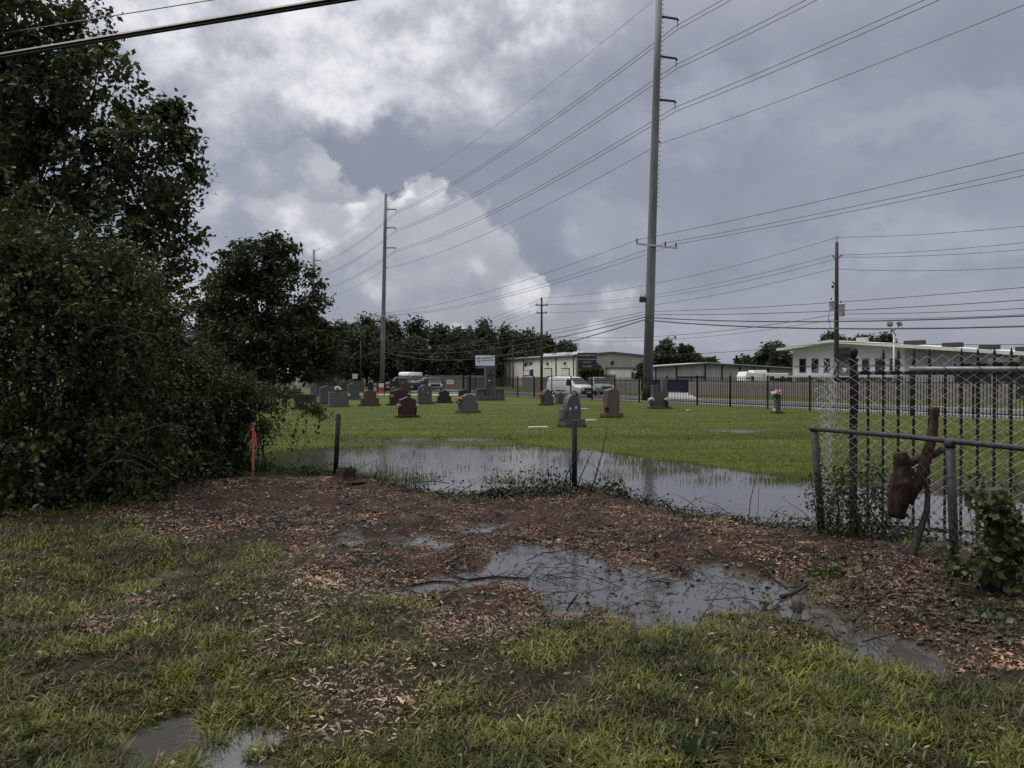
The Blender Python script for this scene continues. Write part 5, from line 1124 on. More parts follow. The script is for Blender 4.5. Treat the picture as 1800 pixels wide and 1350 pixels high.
car('white_bus', 'white-roofed bus far behind the iron fence', 'bus', on(722, 116), R(-12), 'bus', 'white', sc_=0.88)
car('black_pickup', 'black pickup truck facing the cemetery gate', 'pickup truck', on(764, 92), R(8), 'pickup', 'blackcar')
car('blue_pickup', 'dark blue pickup left of the white-roofed bus', 'pickup truck', on(700, 98), R(-70), 'pickup', 'bluecar')
car('black_suv', 'black vehicle right behind the white-roofed bus', 'car', on(748, 104), R(-40), 'sedan', 'blackcar', sc_=1.25)
car('white_sedan', 'white car with a red tail light at the right edge of the picture', 'car', (27.7, 34.5, 0.137), R(118), 'sedan', 'white')
def camper():
    a = W(1310, 672, 88); t = thing('camper_trailer', 'white camper trailer behind the board fence, beside the navy trailer', 'camper', (a.x, 88, gz(a.x, 88)), R(10))
    MB().prism([(0, .55), (5.6, .55), (5.6, 2.25), (1.2, 2.3), (.25, 2.45), (0, 1.9)], 0, 2.2).build('body', M['white'], t, bevel=0.05)
    MB().box(1.3, 3.0, .4, 1.8, 2.31, 2.62).build('roof_unit', M['white'], t, bevel=0.06)
    for x, w_ in ((.75, .35), (3.1, .6), (4.6, .5)): MB().box(x, x+w_, -.02, -.003, 1.35, 1.9).build('window', M['glass'], t)
    MB().box(2.35, 2.45, -.02, -.003, .6, 2.25).build('corner_trim', M['darktrim'], t); MB().box(.2, .7, -.02, -.003, 1.6, 1.75).build('decal', M['trimgrey'], t)
    for x in (2.5, 3.3):
        w = MB().lathe([(.2, -.1), (.33, -.08), (.33, .08), (.2, .1)], 14).build('wheel', M['tyre'], t, True); w.matrix_local = Matrix.Translation((x, .12, .33)) @ Matrix.Rotation(R(90), 4, 'X')
    MB().bar((0, 1.1, .5), (-1.0, 1.1, .45), .1, .1).build('hitch', M['iron'], t); MB().bar((-.9, 1.1, -.02), (-.9, 1.1, .5), .07, .07).build('jack', M['iron'], t)
camper()
def navy_trailer():
    a = W(1358, 672, 80); t = thing('navy_trailer', 'long navy covered trailer in front of the white building', 'trailer', (a.x, 80, gz(a.x, 80)), R(-25))
    MB().prism([(0, .5), (7.2, .5), (7.2, 1.95), (1.6, 1.9), (1.4, 1.7), (0, 1.68)], 0, 2.2).build('cover', M['navy'], t, bevel=0.04); MB().box(0, 7.2, .1, 2.1, .38, .5).build('deck', M['iron'], t)
    for x in (3.4, 4.3):
        w = MB().lathe([(.2, -.1), (.36, -.08), (.36, .08), (.2, .1)], 14).build('wheel', M['tyre'], t, True); w.matrix_local = Matrix.Translation((x, .1, .36)) @ Matrix.Rotation(R(90), 4, 'X')
    p = vpos(1180, 84); t = thing('navy_dumpster', 'dark navy dumpster in the driveway right of the tall steel pole', 'dumpster', (p.x-2.2, p.y, gz(p.x, p.y)))
    MB().prism([(0, .1), (4.4, .1), (4.6, 1.4), (-.2, 1.4)], 0, 2).build('bin', M['navy'], t)
    for x in (.6, 1.7, 2.8, 3.9): MB().box(x-.05, x+.05, -.08, -.003, .15, 1.35).build('rib', M['navy'], t)
    MB().box(-.25, 4.65, -.1, 2.1, 1.402, 1.5).build('rim', M['iron'], t); MB().box(.3, .6, .2, 1.8, -.02, .1).build('skid', M['iron'], t); MB().box(3.8, 4.1, .2, 1.8, -.02, .1).build('skid', M['iron'], t)
navy_trailer()
def scrap(px, py, w, h, D, label):
    p = W(px, py, D); t = thing('pallet_stack', label, 'pallets', (p.x-w/2, D, gz(p.x, D)), 0, 'dark stacks behind the board fences'); zt = p.z + h; z = 0.0
    pal = None
    while z < zt-.14:
        dx = random.uniform(-.1, .1)
        for y in (0, .5, 1.0): MB().box(dx, w+dx, y, y+.09, z, z+.10).build('bearer', M['woodpole'], t)
        k = int(w/.3)
        for i in range(k): MB().box(dx+i*.3, dx+i*.3+.2, -.02, 1.1, z+.102, z+.122).build('slat', M['woodpole'], t)
        z += .165
scrap(981, 672, 2.6, 0.75, 88, 'stack of dark pallets behind the fence, left above the van')
scrap(1068, 672, 1.9, 0.85, 90, 'stack of dark pallets right of the green bush')
# ------------------------------------------------------------------ gravestones
TH = R(30)
def outline(kind, w, h):
    hw = w/2
    if kind == 'arch': return [(-hw, 0), (hw, 0)] + [(hw*math.cos(a)*1.0, h*.42 + h*.58*math.sin(a)) for a in np.linspace(0.0, math.pi, 15)]
    if kind == 'serp': return [(-hw, 0), (hw, 0), (hw, h*.86), (hw*.72, h*.87)] + [(hw*.5*math.cos(a), h*.90+h*.10*math.sin(a)) for a in np.linspace(0, math.pi, 9)] + [(-hw*.72, h*.87), (-hw, h*.86)]
    if kind == 'oval': return [(-hw, 0), (hw, 0)] + [(hw*math.cos(a), h*.85 + h*.15*math.sin(a)) for a in np.linspace(0.0, math.pi, 11)]
    if kind == 'peak': return [(-hw, 0), (hw, 0), (hw, h*.90), (0, h), (-hw, h*.90)]
    if kind == 'flare': return [(-hw*.78, 0), (hw*.78, 0), (hw*.86, h*.5), (hw, h*.82), (hw*.6, h*.9), (0, h), (-hw*.6, h*.9), (-hw, h*.82), (-hw*.86, h*.5)]
    return [(-hw, 0), (hw, 0), (hw, h), (-hw, h)]
def stone(label, px, by, ty, wpx, kind, m, bh=0.16, th=0.24, wings=0.0, bm=None, body_w=0.74, ovals=(), rot=TH, rough_side=False, name='gravestone'):
    X, D = G(px, by); zg = gz(X, D); h = (by-ty)/F*D; wt = wpx/F*D
    bw = max(0.35, (wt - (th+.12)*abs(math.sin(rot)))/math.cos(rot)); w = bw*body_w
    t = thing(name, label, 'gravestone', (X, D, zg-0.01), rot, 'upright gravestones on the lawn')
    bo = MB().box(-bw/2, bw/2, -th/2-.07, th/2+.07, 0, bh).build('base', M[bm or m], t, bevel=0.012)
    s = MB().prism(outline(kind, w, h-bh), -th/2, th/2).build('tablet', M[m], t, bevel=0.012); s.location = (0, 0, bh+.002)
    if wings:
        for sg in (-1, 1): MB().box(sg*(w/2+.01), sg*(w/2+.01+wings), -th/2+.02, th/2-.02, bh+.002, bh+(h-bh)*.42).build('wing', M[m], t, bevel=0.01)
    for ox_, oz in ovals:
        o = MB().lathe([(0.035, 0), (0.035, 0.008)], 12).build('medallion', M['petal_whitef'], t); o.matrix_local = Matrix.Translation((ox_*w, -th/2-.009, bh+(h-bh)*oz)) @ Matrix.Rotation(R(90), 4, 'X') @ Matrix.Diagonal((1, 1.6, 1, 1))
    return t, X, D, zg, w, h, bh
def bouquet(label, P, r, cols, vase=None, vm='blackgran', vh=0.25, vr=0.06, n=90, group='flower bouquets on the graves'):
    """P: bottom of the vase (or of the stems)"""
    t = thing('flower_bouquet', label, 'flowers', tuple(P), 0, group); z0 = 0.0
    if vase:
        MB().lathe([(vr*.8, 0), (vr*.7, .03), (vr*.75, vh*.3), (vr, vh*.8), (vr*1.15, vh)], 12).build('vase', M[vm], t, True); z0 = vh
    k = n//len(cols)
    c = np.array([0, 0, z0+r*.75])
    Pl = c + rng.normal(0, 1, (n, 3))*r*.5; Pl[:, 2] = np.maximum(Pl[:, 2], z0+.005); V, Fc = leaf_arrays(Pl, r*.55*(0.6+.6*rng.random(n)), .4); obj('leaves', mesh_np('leaves', V, Fc, M['leaf_vine']), t)
    mb = MB()
    for i in range(5): a = i*1.257; mb.tube([(0, 0, z0-.02 if vase else 0), (math.cos(a)*r*.4, math.sin(a)*r*.4, z0+r*.8)], 0.006, 4)
    mb.build('stems', M['leaf_vine'], t)
    for cname in cols:
        hd = rng.normal(0, 1, (8, 3)); hd[:, 2] = np.abs(hd[:, 2]); hd /= np.linalg.norm(hd, axis=1, keepdims=True); heads = c + hd*np.array([r*.85, r*.85, r*.7]); pp = np.repeat(heads, 14, 0) + rng.normal(0, 1, (112, 3))*r*.10
        V, Fc = leaf_arrays(pp, r*.42*(0.7+.5*rng.random(112)), .9, 0.0); obj('blossoms', mesh_np('blossoms', V, Fc, M['petal_'+cname]), t)
    return t
def beside(st, sx, zz=0.0, dy=0.0):      # a point on the base beside the tablet
    t, X, D, zg, w, h, bh = st; off = Vector((sx, dy, 0)); off.rotate(Matrix.Rotation(t.rotation_euler.z, 3, 'Z')); return (X+off.x, D+off.y, zg-0.008+zz)
s13 = stone('large grey arched gravestone with rough sides, nearest the fence post', 1005, 753, 695, 48, 'arch', 'granite', .30, .30, bm='roughgran', body_w=.68, ovals=((-.28, .42), (.12, .46)), wings=.0)
MB().box(-.5, -.36, -.16, .12, .302, .68).build('side_block', M['roughgran'], s13[0], bevel=.01)
s14 = stone('tall brown granite gravestone with a peaked pale top', 1075, 737, 685, 40, 'peak', 'browngran', .24, .30, bm='roughgran' if False else 'browngran', body_w=.74)
s5 = stone('dark red flared gravestone with pink flowers in front of the others', 716, 737, 700, 40, 'flare', 'maroon', .12, .24, body_w=.80)
s9 = stone('grey gravestone with orange flowers on its left, before the monument', 823, 729, 695, 42, 'serp', 'granite2', .18, .28, body_w=.70, wings=.10)
s4 = stone('dark red gravestone with yellow flowers behind the flared one', 703, 715.5, 687, 44, 'serp', 'maroon', .14, .24, body_w=.84)
s3 = stone('pinkish granite gravestone with a wing on each side', 650, 717, 689, 36, 'oval', 'redgran', .15, .26, body_w=.62, wings=.18)
s6 = stone('wide grey gravestone with pale medallions right of the dark red ones', 746.5, 713.5, 679, 32, 'serp', 'granite', .20, .26, body_w=.80, ovals=((-.2, .72), (.2, .5)))
s7 = stone('small black granite gravestone before the gate', 780.5, 711.5, 688, 30, 'serp', 'blackgran', .16, .24, body_w=.62, wings=.14)
s8 = stone('dark grey gravestone half hidden behind the one with orange flowers', 815, 711, 687, 26, 'peak', 'blackgran', .14, .24, body_w=.75)
s11 = stone('grey arched gravestone with dark red flowers left of the van', 961, 715.5, 687, 26, 'arch', 'granite', .15, .28, body_w=.72)
s12 = stone('small grey gravestone between the arched one and the large one', 984, 713.5, 692, 18, 'serp', 'granite', .08, .22, body_w=.88)
s2 = stone('grey upright gravestone left of the pinkish one', 621, 705, 675, 26, 'serp', 'granite', .30, .28, body_w=.84)
s1 = stone('broad grey gravestone with white flowers on top, by the leaning post', 594, 718.5, 692, 38, 'flat', 'granite2', .12, .3, body_w=.88)
s0 = stone('grey peaked gravestone behind the broad one beside the shrub', 574, 714, 681, 30, 'peak', 'granite', .12, .26, body_w=.86)
s00 = stone('dark gravestone half covered by the arching shrub', 537, 722, 696, 44, 'flat', 'blackgran', .14, .3, body_w=.86)
FARS = [(552, 700, 676, 16, 'serp', 'granite2', 'far grey gravestone left of the tall grey one'), (566, 696, 671, 22, 'peak', 'granite', 'far grey gravestone with a pale slanting top'), (586, 694, 669, 24, 'oval', 'granite2', 'far pale-topped gravestone third from the shrub'), (606, 693, 671, 18, 'serp', 'granite', 'far grey gravestone behind the tall grey one'), (578, 690, 666, 16, 'serp', 'redgran', 'farthest reddish gravestone in the back row'), (598, 690, 667, 20, 'flat', 'granite2', 'farthest flat-topped grey gravestone in the back row'),
        (618, 690, 668, 20, 'serp', 'redgran', 'wide reddish gravestone in the back row'), (634, 691, 671, 16, 'flat', 'browngran', 'low brown gravestone in the back row'), (651, 694, 672, 13, 'serp', 'blackgran', 'dark gravestone near the fence left of the red placard'), (694, 700, 682, 19, 'serp', 'granite', 'low grey gravestone behind the dark red ones'), (713, 692, 673, 20, 'oval', 'redgran', 'reddish gravestone near the iron fence below the bus'), (692, 691, 671, 16, 'flat', 'blackgran', 'dark gravestone near the iron fence below the blue pickup')]
for px, by, ty, wp, kd, m_, lb in FARS: stone(lb, px, by, ty, wp, kd, m_, .12, .22, body_w=.84)
def double_stone():
    X, D = G(1160, 721.5); k = D/F; t = thing('double_gravestone', 'grey granite gravestone of two uneven pillars in front of the tall steel pole', 'gravestone', (X, D, gz(X, D)-.01), R(12))
    MB().box(-18*k, 18*k, -.3, .3, 0, .14).build('base', M['roughgran'], t, bevel=.02); MB().box(-15*k, 14*k, -.2, .2, .142, .95).build('body', M['granite'], t, bevel=.015)
    MB().box(-15*k, -4*k, -.17, .17, .952, 1.30).build('short_pillar', M['granite'], t, bevel=.015); MB().box(3*k, 12*k, -.17, .17, .952, 1.72).build('tall_pillar', M['granite2'], t, bevel=.015); MB().box(-15*k-.02, -4*k+.02, -.19, .19, 1.302, 1.36).build('pillar_cap', M['granite2'], t)
    for sx, lab in ((-17*k, 'white flowers at the left foot of the two-pillar gravestone'), (11*k, 'white flowers at the right foot of the two-pillar gravestone')):
        bouquet(lab, (X+sx, D-.27, gz(X, D)+.13), .17, ('whitef', 'whitef'), True, 'blackgran', .22, .07)
double_stone()
def flower_column():
    X, D = G(1367, 730); t = thing('flower_column', 'slim granite pedestal carrying a pink bouquet on the open lawn', 'gravestone', (X, D, gz(X, D)-.01), R(10))
    MB().box(-.2, .2, -.16, .16, 0, .14).build('base', M['roughgran'], t); MB().box(-.13, .13, -.11, .11, .142, .72).build('pedestal', M['granite'], t, bevel=.01)
    for s in (-1, 1): MB().box(s*.17-.035, s*.17+.035, -.06, .06, .142, .26).build('side_lantern', M['petal_whitef'], t)
    bouquet('big pink and white bouquet on the slim granite pedestal', (X, D, gz(X, D)+.71), .24, ('pink', 'rose', 'whitef'), True, 'granite', .08, .1, 160)
flower_column()
b = s13[6]
bouquet('pink flowers in a vase on the left of the dark red flared gravestone', beside(s5, -.40, .12), .13, ('pink', 'lilac'), True, 'maroon', .32, .06)
bouquet('lilac-white flowers in a vase on the right of the dark red flared gravestone', beside(s5, .40, .12), .12, ('lilac', 'whitef'), True, 'maroon', .32, .06)
bouquet('orange and white flowers in a vase left of the grey gravestone', beside(s9, -.52, .18, -.05), .14, ('orange', 'whitef'), True, 'granite', .42, .09)
bouquet('yellow flowers left of the dark red gravestone', beside(s4, -.62, .14), .17, ('yellow', 'whitef'), True, 'maroon', .34, .07)
bouquet('white flowers right of the dark red gravestone', beside(s4, .60, .14), .17, ('whitef', 'whitef'), True, 'maroon', .42, .07)
bouquet('dark red and pink flowers on the left of the grey arched gravestone', beside(s11, -.42, .15, -.05), .17, ('rose', 'red', 'pink'), True, 'granite', .36, .08)
bouquet('white flowers on the right of the grey arched gravestone', beside(s11, .40, .15, -.05), .15, ('whitef',), True, 'granite', .3, .08)
t_, X_, D_, zg_, w_, h_, bh_ = s1
bouquet('white flower spray on top of the broad grey gravestone', (X_, D_, zg_-.008+h_), .2, ('whitef', 'whitef'), None, n=120)
bouquet('white and yellow flowers right of the broad grey gravestone', beside(s1, .60, .12), .16, ('whitef', 'yellow'), True, 'granite', .42, .07)
bouquet('tall spray of red and pink flowers beside the arching shrub', (*G(502, 721), gz(*G(502, 721))), .34, ('red', 'red', 'pink', 'rose'), True, 'blackgran', .55, .10, 160)
bouquet('dark red urn with dried flowers on the brown gravestone base', beside(s14, -.36, .24, -.13), .06, ('rose',), True, 'maroon', .28, .11, 30)
def monument():
    X, D = G(861, 706.5); k = D/F; t = thing('granite_monument', 'grey granite entrance monument with a tall cross-cut column and low wing walls', 'monument', (X, D, gz(X, D)-.01), R(18))
    MB().box(-24*k, 24*k, -.5, .5, 0, .32).build('plinth', M['granite'], t, bevel=.02)
    MB().box(-9*k, 9*k, -.25, .25, .322, 2.62).build('column', M['granite'], t, bevel=.015)
    mb = MB(); mb.box(-.07, .07, -.275, -.252, 1.2, 2.35); mb.box(-.24, -.071, -.275, -.252, 1.85, 2.0); mb.box(.071, .24, -.275, -.252, 1.85, 2.0); mb.build('cross', M['blackgran'], t)
    for s in (-1, 1):
        MB().box(s*22*k-.14, s*22*k+.14, -.2, .2, .322, .80).build('wing_block', M['granite'], t); MB().box(s*16*k-.16, s*16*k+.16, -.18, .18, .322, .80).build('wing_block', M['granite2'], t)
        MB().box(min(s*9.4*k, s*24.5*k), max(s*9.4*k, s*24.5*k), -.25, .25, .802, .94).build('cap_slab', M['granite2'], t, bevel=.01)
    bouquet('tiny pale flower on the cross of the monument', (X-.02, D-.36, gz(X, D)+.30), .09, ('yellow', 'whitef'), True, 'granite', 1.12, .05, 30)
monument()
def placard():
    X, D = G(670, 699); t = thing('placard_stand', 'red and white placard on a dark stand by the iron fence', 'placard', (X, D, gz(X, D)))
    for x in (-.32, .32): MB().bar((x, 0, -.05), (x*.75, .05, 1.35), .05, .05).build('leg', M['iron'], t)
    MB().box(-.42, .42, .03, .07, .45, 1.4).build('backing', M['blackgran'], t); MB().box(-.27, .27, -.0, .027, .45, .85).build('red_panel', M['petal_red'], t); MB().box(-.24, .24, -.0, .027, .852, 1.22).build('white_panel', M['letter'], t)
placard()
for px, py, w, lab in ((1025, 722.5, .55, 'flat pale grave marker right of the large arched gravestone, far'), (1037, 742.5, .55, 'flat pale grave marker beside the base of the large arched gravestone'), (946, 754.5, .7, 'flat pale grave marker left of the large arched gravestone'), (1210, 725, .16, 'small white stone on the lawn right of the tall steel pole'), (1350, 714, .14, 'small white ornament by the iron fence left of the pink bouquet')):
    X, D = G(px, py); o = MB().box(-w/2, w/2, -.16, .16, -.03, .045).build('flat_marker', M['concrete'], None, bevel=.015); o.location = (X, D, gz(X, D)); o.rotation_euler = (0, 0, R(8)); tag(o, lab, 'grave marker', 'flat markers in the lawn')
def notice(px, py, D, lab):
    p = vpos(px, D); t = thing('notice_sign', lab, 'sign', (p.x, p.y, gz(p.x, p.y))); z = H-(py-HY)/F*D
    MB().tube([(0, .03, -.05), (0, .03, z+.2)], .03, 6).build('post', M['dullgalv'], t); MB().box(-.33, .33, -.01, .0, z-.3, z+.3).build('plate', M['letter'], t)
notice(624, 663, 92, 'small white notice on a post behind the back row of graves')

def grave_grass():
    xs, ys = [], []
    for o in list(C.objects):
        if o.get('category') == 'gravestone' and o.type == 'EMPTY' and o.location.y < 52:
            b = [c for c in o.children if c.name.split('.')[0] == 'base'][0]; hx = max(v.co.x for v in b.data.vertices); hy = max(v.co.y for v in b.data.vertices); n = 260
            u = rng.random(n)*2-1; sd = rng.integers(0, 4, n); j = np.abs(rng.normal(0, .05, n))+.005
            lx = np.where(sd < 2, u*hx, np.where(sd == 2, hx+j, -hx-j)); ly = np.where(sd < 2, np.where(sd == 0, hy+j, -hy-j), u*hy); a = o.rotation_euler.z
            xs.append(o.location.x+lx*math.cos(a)-ly*math.sin(a)); ys.append(o.location.y+lx*math.sin(a)+ly*math.cos(a))
    x = np.concatenate(xs); y = np.concatenate(ys); n = len(x); V, Fc = blades(x, y, heights(x, y), .05+.09*rng.random(n), .01+.008*rng.random(n), .1+.5*rng.random(n), .5)
    stuff('untrimmed_grass', V, Fc, M['lawn'], 'untrimmed grass round the feet of the gravestones', 'grass')
grave_grass()
# ------------------------------------------------------------------ near fences on the right
def spear_fence():
    a, b = Vector((4.25, 9.2, 0)), Vector((6.6, 8.15, 0)); d = (b-a); L = d.length; d.normalize()
    t = thing('spear_fence', 'near black iron fence with spear points and a ball-topped corner post', 'fence', (a.x, a.y, 0.0), math.atan2(d.y, d.x))
    MB().box(-.045, .045, -.045, .045, -.12, 2.10).build('corner_post', M['iron'], t); MB().box(-.055, .055, -.055, .055, 2.102, 2.13).build('post_cap', M['iron'], t)
    MB().lathe([(.018, 0), (.03, .015), (.044, .05), (.05, .08), (.044, .11), (.025, .135), (.0, .14)], 14, (0, 0, 2.131)).build('ball_finial', M['iron'], t, True)
    for z in (.07, 1.95): MB().box(.046, L, -.02, .02, z-.022, z+.022).build('rail', M['iron'], t)
    s = .0145; tall = MB().box(-s, s, -s, s, -.12, 2.06).mesh('picket', M['iron']); short = MB().box(-s, s, -s, s, -.12, 2.02).mesh('picket', M['iron'])
    sp_ = MB().box(-.022, .022, -.022, .022, 0, .05).lathe([(.014, .05), (.012, .10), (.036, .112), (.014, .13), (.018, .145), (.0, .225)], 8).mesh('spear_point', M['iron'])
    x = .165; k = 0
    while x < L:
        bare = k in (0, 5); p = obj('picket', short if bare else tall, t); p.location = (x, 0, 0)
        if not bare: q = obj('spear_point', sp_, p); q.location = (0, 0, 2.062-.03)
        x += .165; k += 1
    MB().box(L-.36, L-.28, -.04, .04, -.12, 2.2).build('line_post', M['iron'], t)
spear_fence()
def link_mesh(a, b, z0, z1, dx, dz, r, m, parent, bulge, name='wire_mesh', skip=None):
    d = (b-a); L = d.length; d.normalize(); nrm = Vector((-d.y, d.x, 0)); V = []; Fc = []
    rows = int((z1-z0)/(dz/2)); cols = int(L/dx)+1
    def P(s, z, w): q = bulge(s, z); return a + d*(s+q[0]) + nrm*(q[1]+w) + Vector((0, 0, z+q[2]))
    mb = MB()
    for c in range(cols+1):          # each wire is an upright zigzag woven through its neighbours
        pts = []
        for k in range(rows+1):
            s = c*dx + (dx/2 if k % 2 else 0)*1.0 + (0.003 if k % 2 else -0.003)
            z = z1 - k*dz/2
            if s > L+dx: continue
            if skip and skip(s, z):
                if len(pts) > 1: mb.tube(pts, r, 4, False)
                pts = []; continue
            pts.append(P(s, z, 0.003 if k % 2 else -0.003))
        if len(pts) > 1: mb.tube(pts, r, 4, False)
        # and its mirror, so every diamond closes
        pts = []
        for k in range(rows+1):
            s = c*dx - (dx/2 if k % 2 else 0)*1.0; z = z1 - k*dz/2
            if s > L+dx or s < -0.6*dx: continue
            if skip and skip(s, z):
                if len(pts) > 1: mb.tube(pts, r, 4, False)
                pts = []; continue
            pts.append(P(s, z, -0.003 if k % 2 else 0.003))
        if len(pts) > 1: mb.tube(pts, r, 4, False)
    mb.v = [tuple(Vector(v)-a) for v in mb.v]
    o = mb.build(name, M[m], parent); o['kind'] = 'stuff'; return o
def galvanised_fence():
    a, b = Vector((3.80, 8.92, 0)), Vector((6.1, 7.90, 0)); d = (b-a).normalized()
    t = thing('galvanised_mesh_fence', 'tall loose galvanised chain-link mesh hung before the spear fence', 'fence', (a.x, a.y, 0))
    def bul(s, z): return (0.05*math.sin(z*2.1)*math.exp(-s*1.5) - 0.02*z*math.exp(-s*2), 0.05*math.sin(s*2.3+z)+.02*math.sin(z*4), -0.02*math.sin(s*3))
    link_mesh(a, b, 0.02, 2.14, .152, .116, .0029, 'galv', t, bul)
    mb = MB()                        # the unravelled, bunched left edge
    for i in range(9):
        x0 = random.uniform(-.03, .12); y0 = random.uniform(-.05, .05); pts = []
        for k in range(37):
            z = 2.12 - k*.058 + random.uniform(-.01, .01); env = .55 if z > 1.2 else .8
            pts.append(d*(x0 - .05*(2.1-z) + random.uniform(-.035, .035)*env + (.02 if k % 2 else -.02)) + Vector((0, y0+random.uniform(-.02, .02), max(.01, z))))
        mb.tube(pts, .0034, 4, False)
    for k in range(22):              # loose wire ends sticking out to the left
        z = .9+random.random()*1.15; p = d*(-.02)+Vector((0, 0, z)); mb.tube([p, p-d*random.uniform(.05, .18)+Vector((0, random.uniform(-.05, .05), random.choice((-1, 1))*random.uniform(.03, .09)))], .0022, 4, False)
    mb.build('frayed_edge', M['galv'], t)
    sp0 = 0.86; L = (b-a).length
    MB().tube([d*sp0+Vector((0, -.03, 1.995)), d*L+Vector((0, -.03, 1.985))], .028, 10).build('top_pipe', M['pipe'], t, True)
    mb = MB()
    for k in range(3): mb.tube([d*(1.15+k*.35)+Vector((0, -.07, 2.06)), d*(1.25+k*.35)+Vector((0, -.09, 1.94-.05*k)), d*(1.45+k*.3)+Vector((0, -.08, 1.80))], .004, 4)
    mb.build('dead_tendril', M['twig'], t)
galvanised_fence()
def dens(l):
    r = []
    for a, b in zip(l[:-1], l[1:]):
        for k in range(4): r.append(Vector(a).lerp(Vector(b), k/4) if not isinstance(a, float) else a+(b-a)*k/4)
    r.append(Vector(l[-1]) if not isinstance(l[-1], float) else l[-1]); return r
def LMP(mb, a):
    mb.v = [tuple(c+random.uniform(-a, a) for c in v) for v in mb.v]; return mb
def chain_link():
    a, b = Vector((3.58, 8.76, 0)), Vector((4.75, 5.0, 0)); d = (b-a).normalized(); L = (b-a).length
    t = thing('chain_link_fence', 'old low chain-link fence with a round top rail running towards the viewer', 'fence', (a.x, a.y, 0))
    zg = gz(a.x, a.y)
    MB().tube([(.12, .02, -.1), (0, 0, 1.27)], [.042, .042], 10).build('end_post', M['dullgalv'], t, True); MB().lathe([(.05, 0), (.052, .03), (.03, .05)], 12, (0, 0, 1.27)).build('post_cap', M['dullgalv'], t, True)
    s1 = 1.87; p = d*s1; MB().tube([(p.x+.06, p.y, -.1), (p.x, p.y, 1.27)], [.04, .04], 10).build('line_post', M['dullgalv'], t, True); MB().lathe([(.045, -.03), (.047, .0), (.05, .02), (.03, .05)], 12, (p.x, p.y, 1.265)).build('post_cap', M['dullgalv'], t, True)
    p = d*3.75; MB().tube([(p.x, p.y, -.1), (p.x, p.y, 1.27)], [.04, .04], 10).build('line_post', M['dullgalv'], t, True)
    MB().tube([tuple(d*-.06+Vector((0, 0, 1.285))), tuple(d*(L*.33)+Vector((0, 0, 1.30))), tuple(d*(L*.66)+Vector((0, 0, 1.295))), tuple(d*L+Vector((0, 0, 1.30)))], .027, 10).build('top_rail', M['dullgalv'], t, True)
    def bul(s, z): return (.03*math.sin(z*3+s), .04*math.sin(s*2.1+z*1.7), -.015*math.sin(s*4))
    link_mesh(a, b, .03, 1.25, .10, .098, .0022, 'linkdark', t, bul)
    # cut trunk grown into the mesh
    q = Vector((*[(1582-900)/F*7.35, 7.35], 0)); tk = thing('sawn_tree_section', 'reddish sawn trunk section with an upright branch, grown into the chain-link fence', 'cut trunk', (q.x, q.y, 0))
    def L_(px, py, D=7.35): w = W(px, py, D); return (w.x-q.x, w.y-q.y, w.z)
    LMP(MB().tube(dens([L_(1577, 909), L_(1580, 880), L_(1586, 850), L_(1588, 820), L_(1584, 797)]), dens([.085, .092, .108, .078, .070]), 14), .011).build('trunk_section', M['redbark'], tk, True)
    MB().tube([L_(1584.2, 796.8), L_(1584, 795.6)], [.064, .060], 12).build('sawn_end', M['redbark'], tk)
    LMP(MB().tube(dens([L_(1592, 880), L_(1612, 855, 7.3), L_(1628, 810, 7.3), L_(1638, 770, 7.35), L_(1642, 740, 7.4), L_(1645, 716, 7.4)]), dens([.07, .062, .052, .046, .042, .038]), 10), .008).build('branch', M['redbark'], tk, True)
    MB().tube([L_(1596, 815, 7.4), L_(1615, 806, 7.4), L_(1640, 800, 7.4), L_(1662, 788, 7.3)], [.05, .045, .04, .03], 8).build('side_limb', M['bark'], tk, True)
    MB().lathe([(.028, 0), (.03, .012), (.015, .02)], 8).build('knot', M['bark'], tk).matrix_local = Matrix.Translation(Vector(L_(1583, 845))+Vector((0, -.11, 0))) @ Matrix.Rotation(R(90), 4, 'X')
    MB().tube([L_(1598, 1003, 7.0), L_(1604, 975, 7.1), L_(1618, 935, 7.2), L_(1630, 900, 7.25), L_(1632, 870, 7.3), L_(1628, 845, 7.35)], [.05, .045, .036, .03, .025, .02], 8).build('lower_stem', M['twig'], tk, True)
    MB().tube([L_(1582, 1006, 7.0), L_(1600, 1004, 7.0), L_(1612, 1006, 7.0)], [.02, .03, .02], 8).build('sawdust_foot', M['sawn'], tk, True)
chain_link()
# posts of the vanished fence
def lone_post(label, px, py, tx, ty, D, cap=True):
    X = (px-900)/F*D; zb = gz(X, D); tp = W(tx, ty, D); t = thing('fence_post', label, 'post', (X, D, zb), 0, 'bare posts left from the old fence')
    h = tp.z-zb; MB().tube([(0, 0, -.15), (tp.x-X, 0, h)], [.042, .042], 10).build('post', M['post'], t, True); MB().tube([(tp.x-X, 0, h), (tp.x-X, 0, h+.012)], [.046, .04], 10).build('post_top', M['dullgalv'], t)
lone_post('leaning dark metal post standing in the pond edge by the stump', 588, 852, 595, 729, 13.0)
lone_post('upright dark metal post among cut saplings at the pond edge', 1010, 880, 1010, 740, 11.4)
def stake():
    X, D = G(444, 872); z = gz(X, D); t = thing('survey_stake', 'thin wooden survey stake painted orange-pink with a pink ribbon', 'stake', (X, D, z), R(15))
    h = 0.92; MB().box(-.016, .016, -.010, .010, -.12, h).build('stake', M['stake'], t); MB().box(-.002, .020, -.018, -.0105, .16, h-.10).build('painted_face', M['pinkpaint'], t)
    MB().box(-.0235, .0235, -.0225, .016, h-.14, h-.10).build('ribbon_knot', M['ribbon'], t)
    MB().add([(.02, -.024, h-.12), (.05, -.03, h-.16), (.065, -.03, h-.34), (.028, -.024, h-.36)], [(0, 1, 2, 3)]).build('ribbon_tail', M['ribbon'], t).modifiers.new('s', 'SOLIDIFY').thickness = .003
stake()
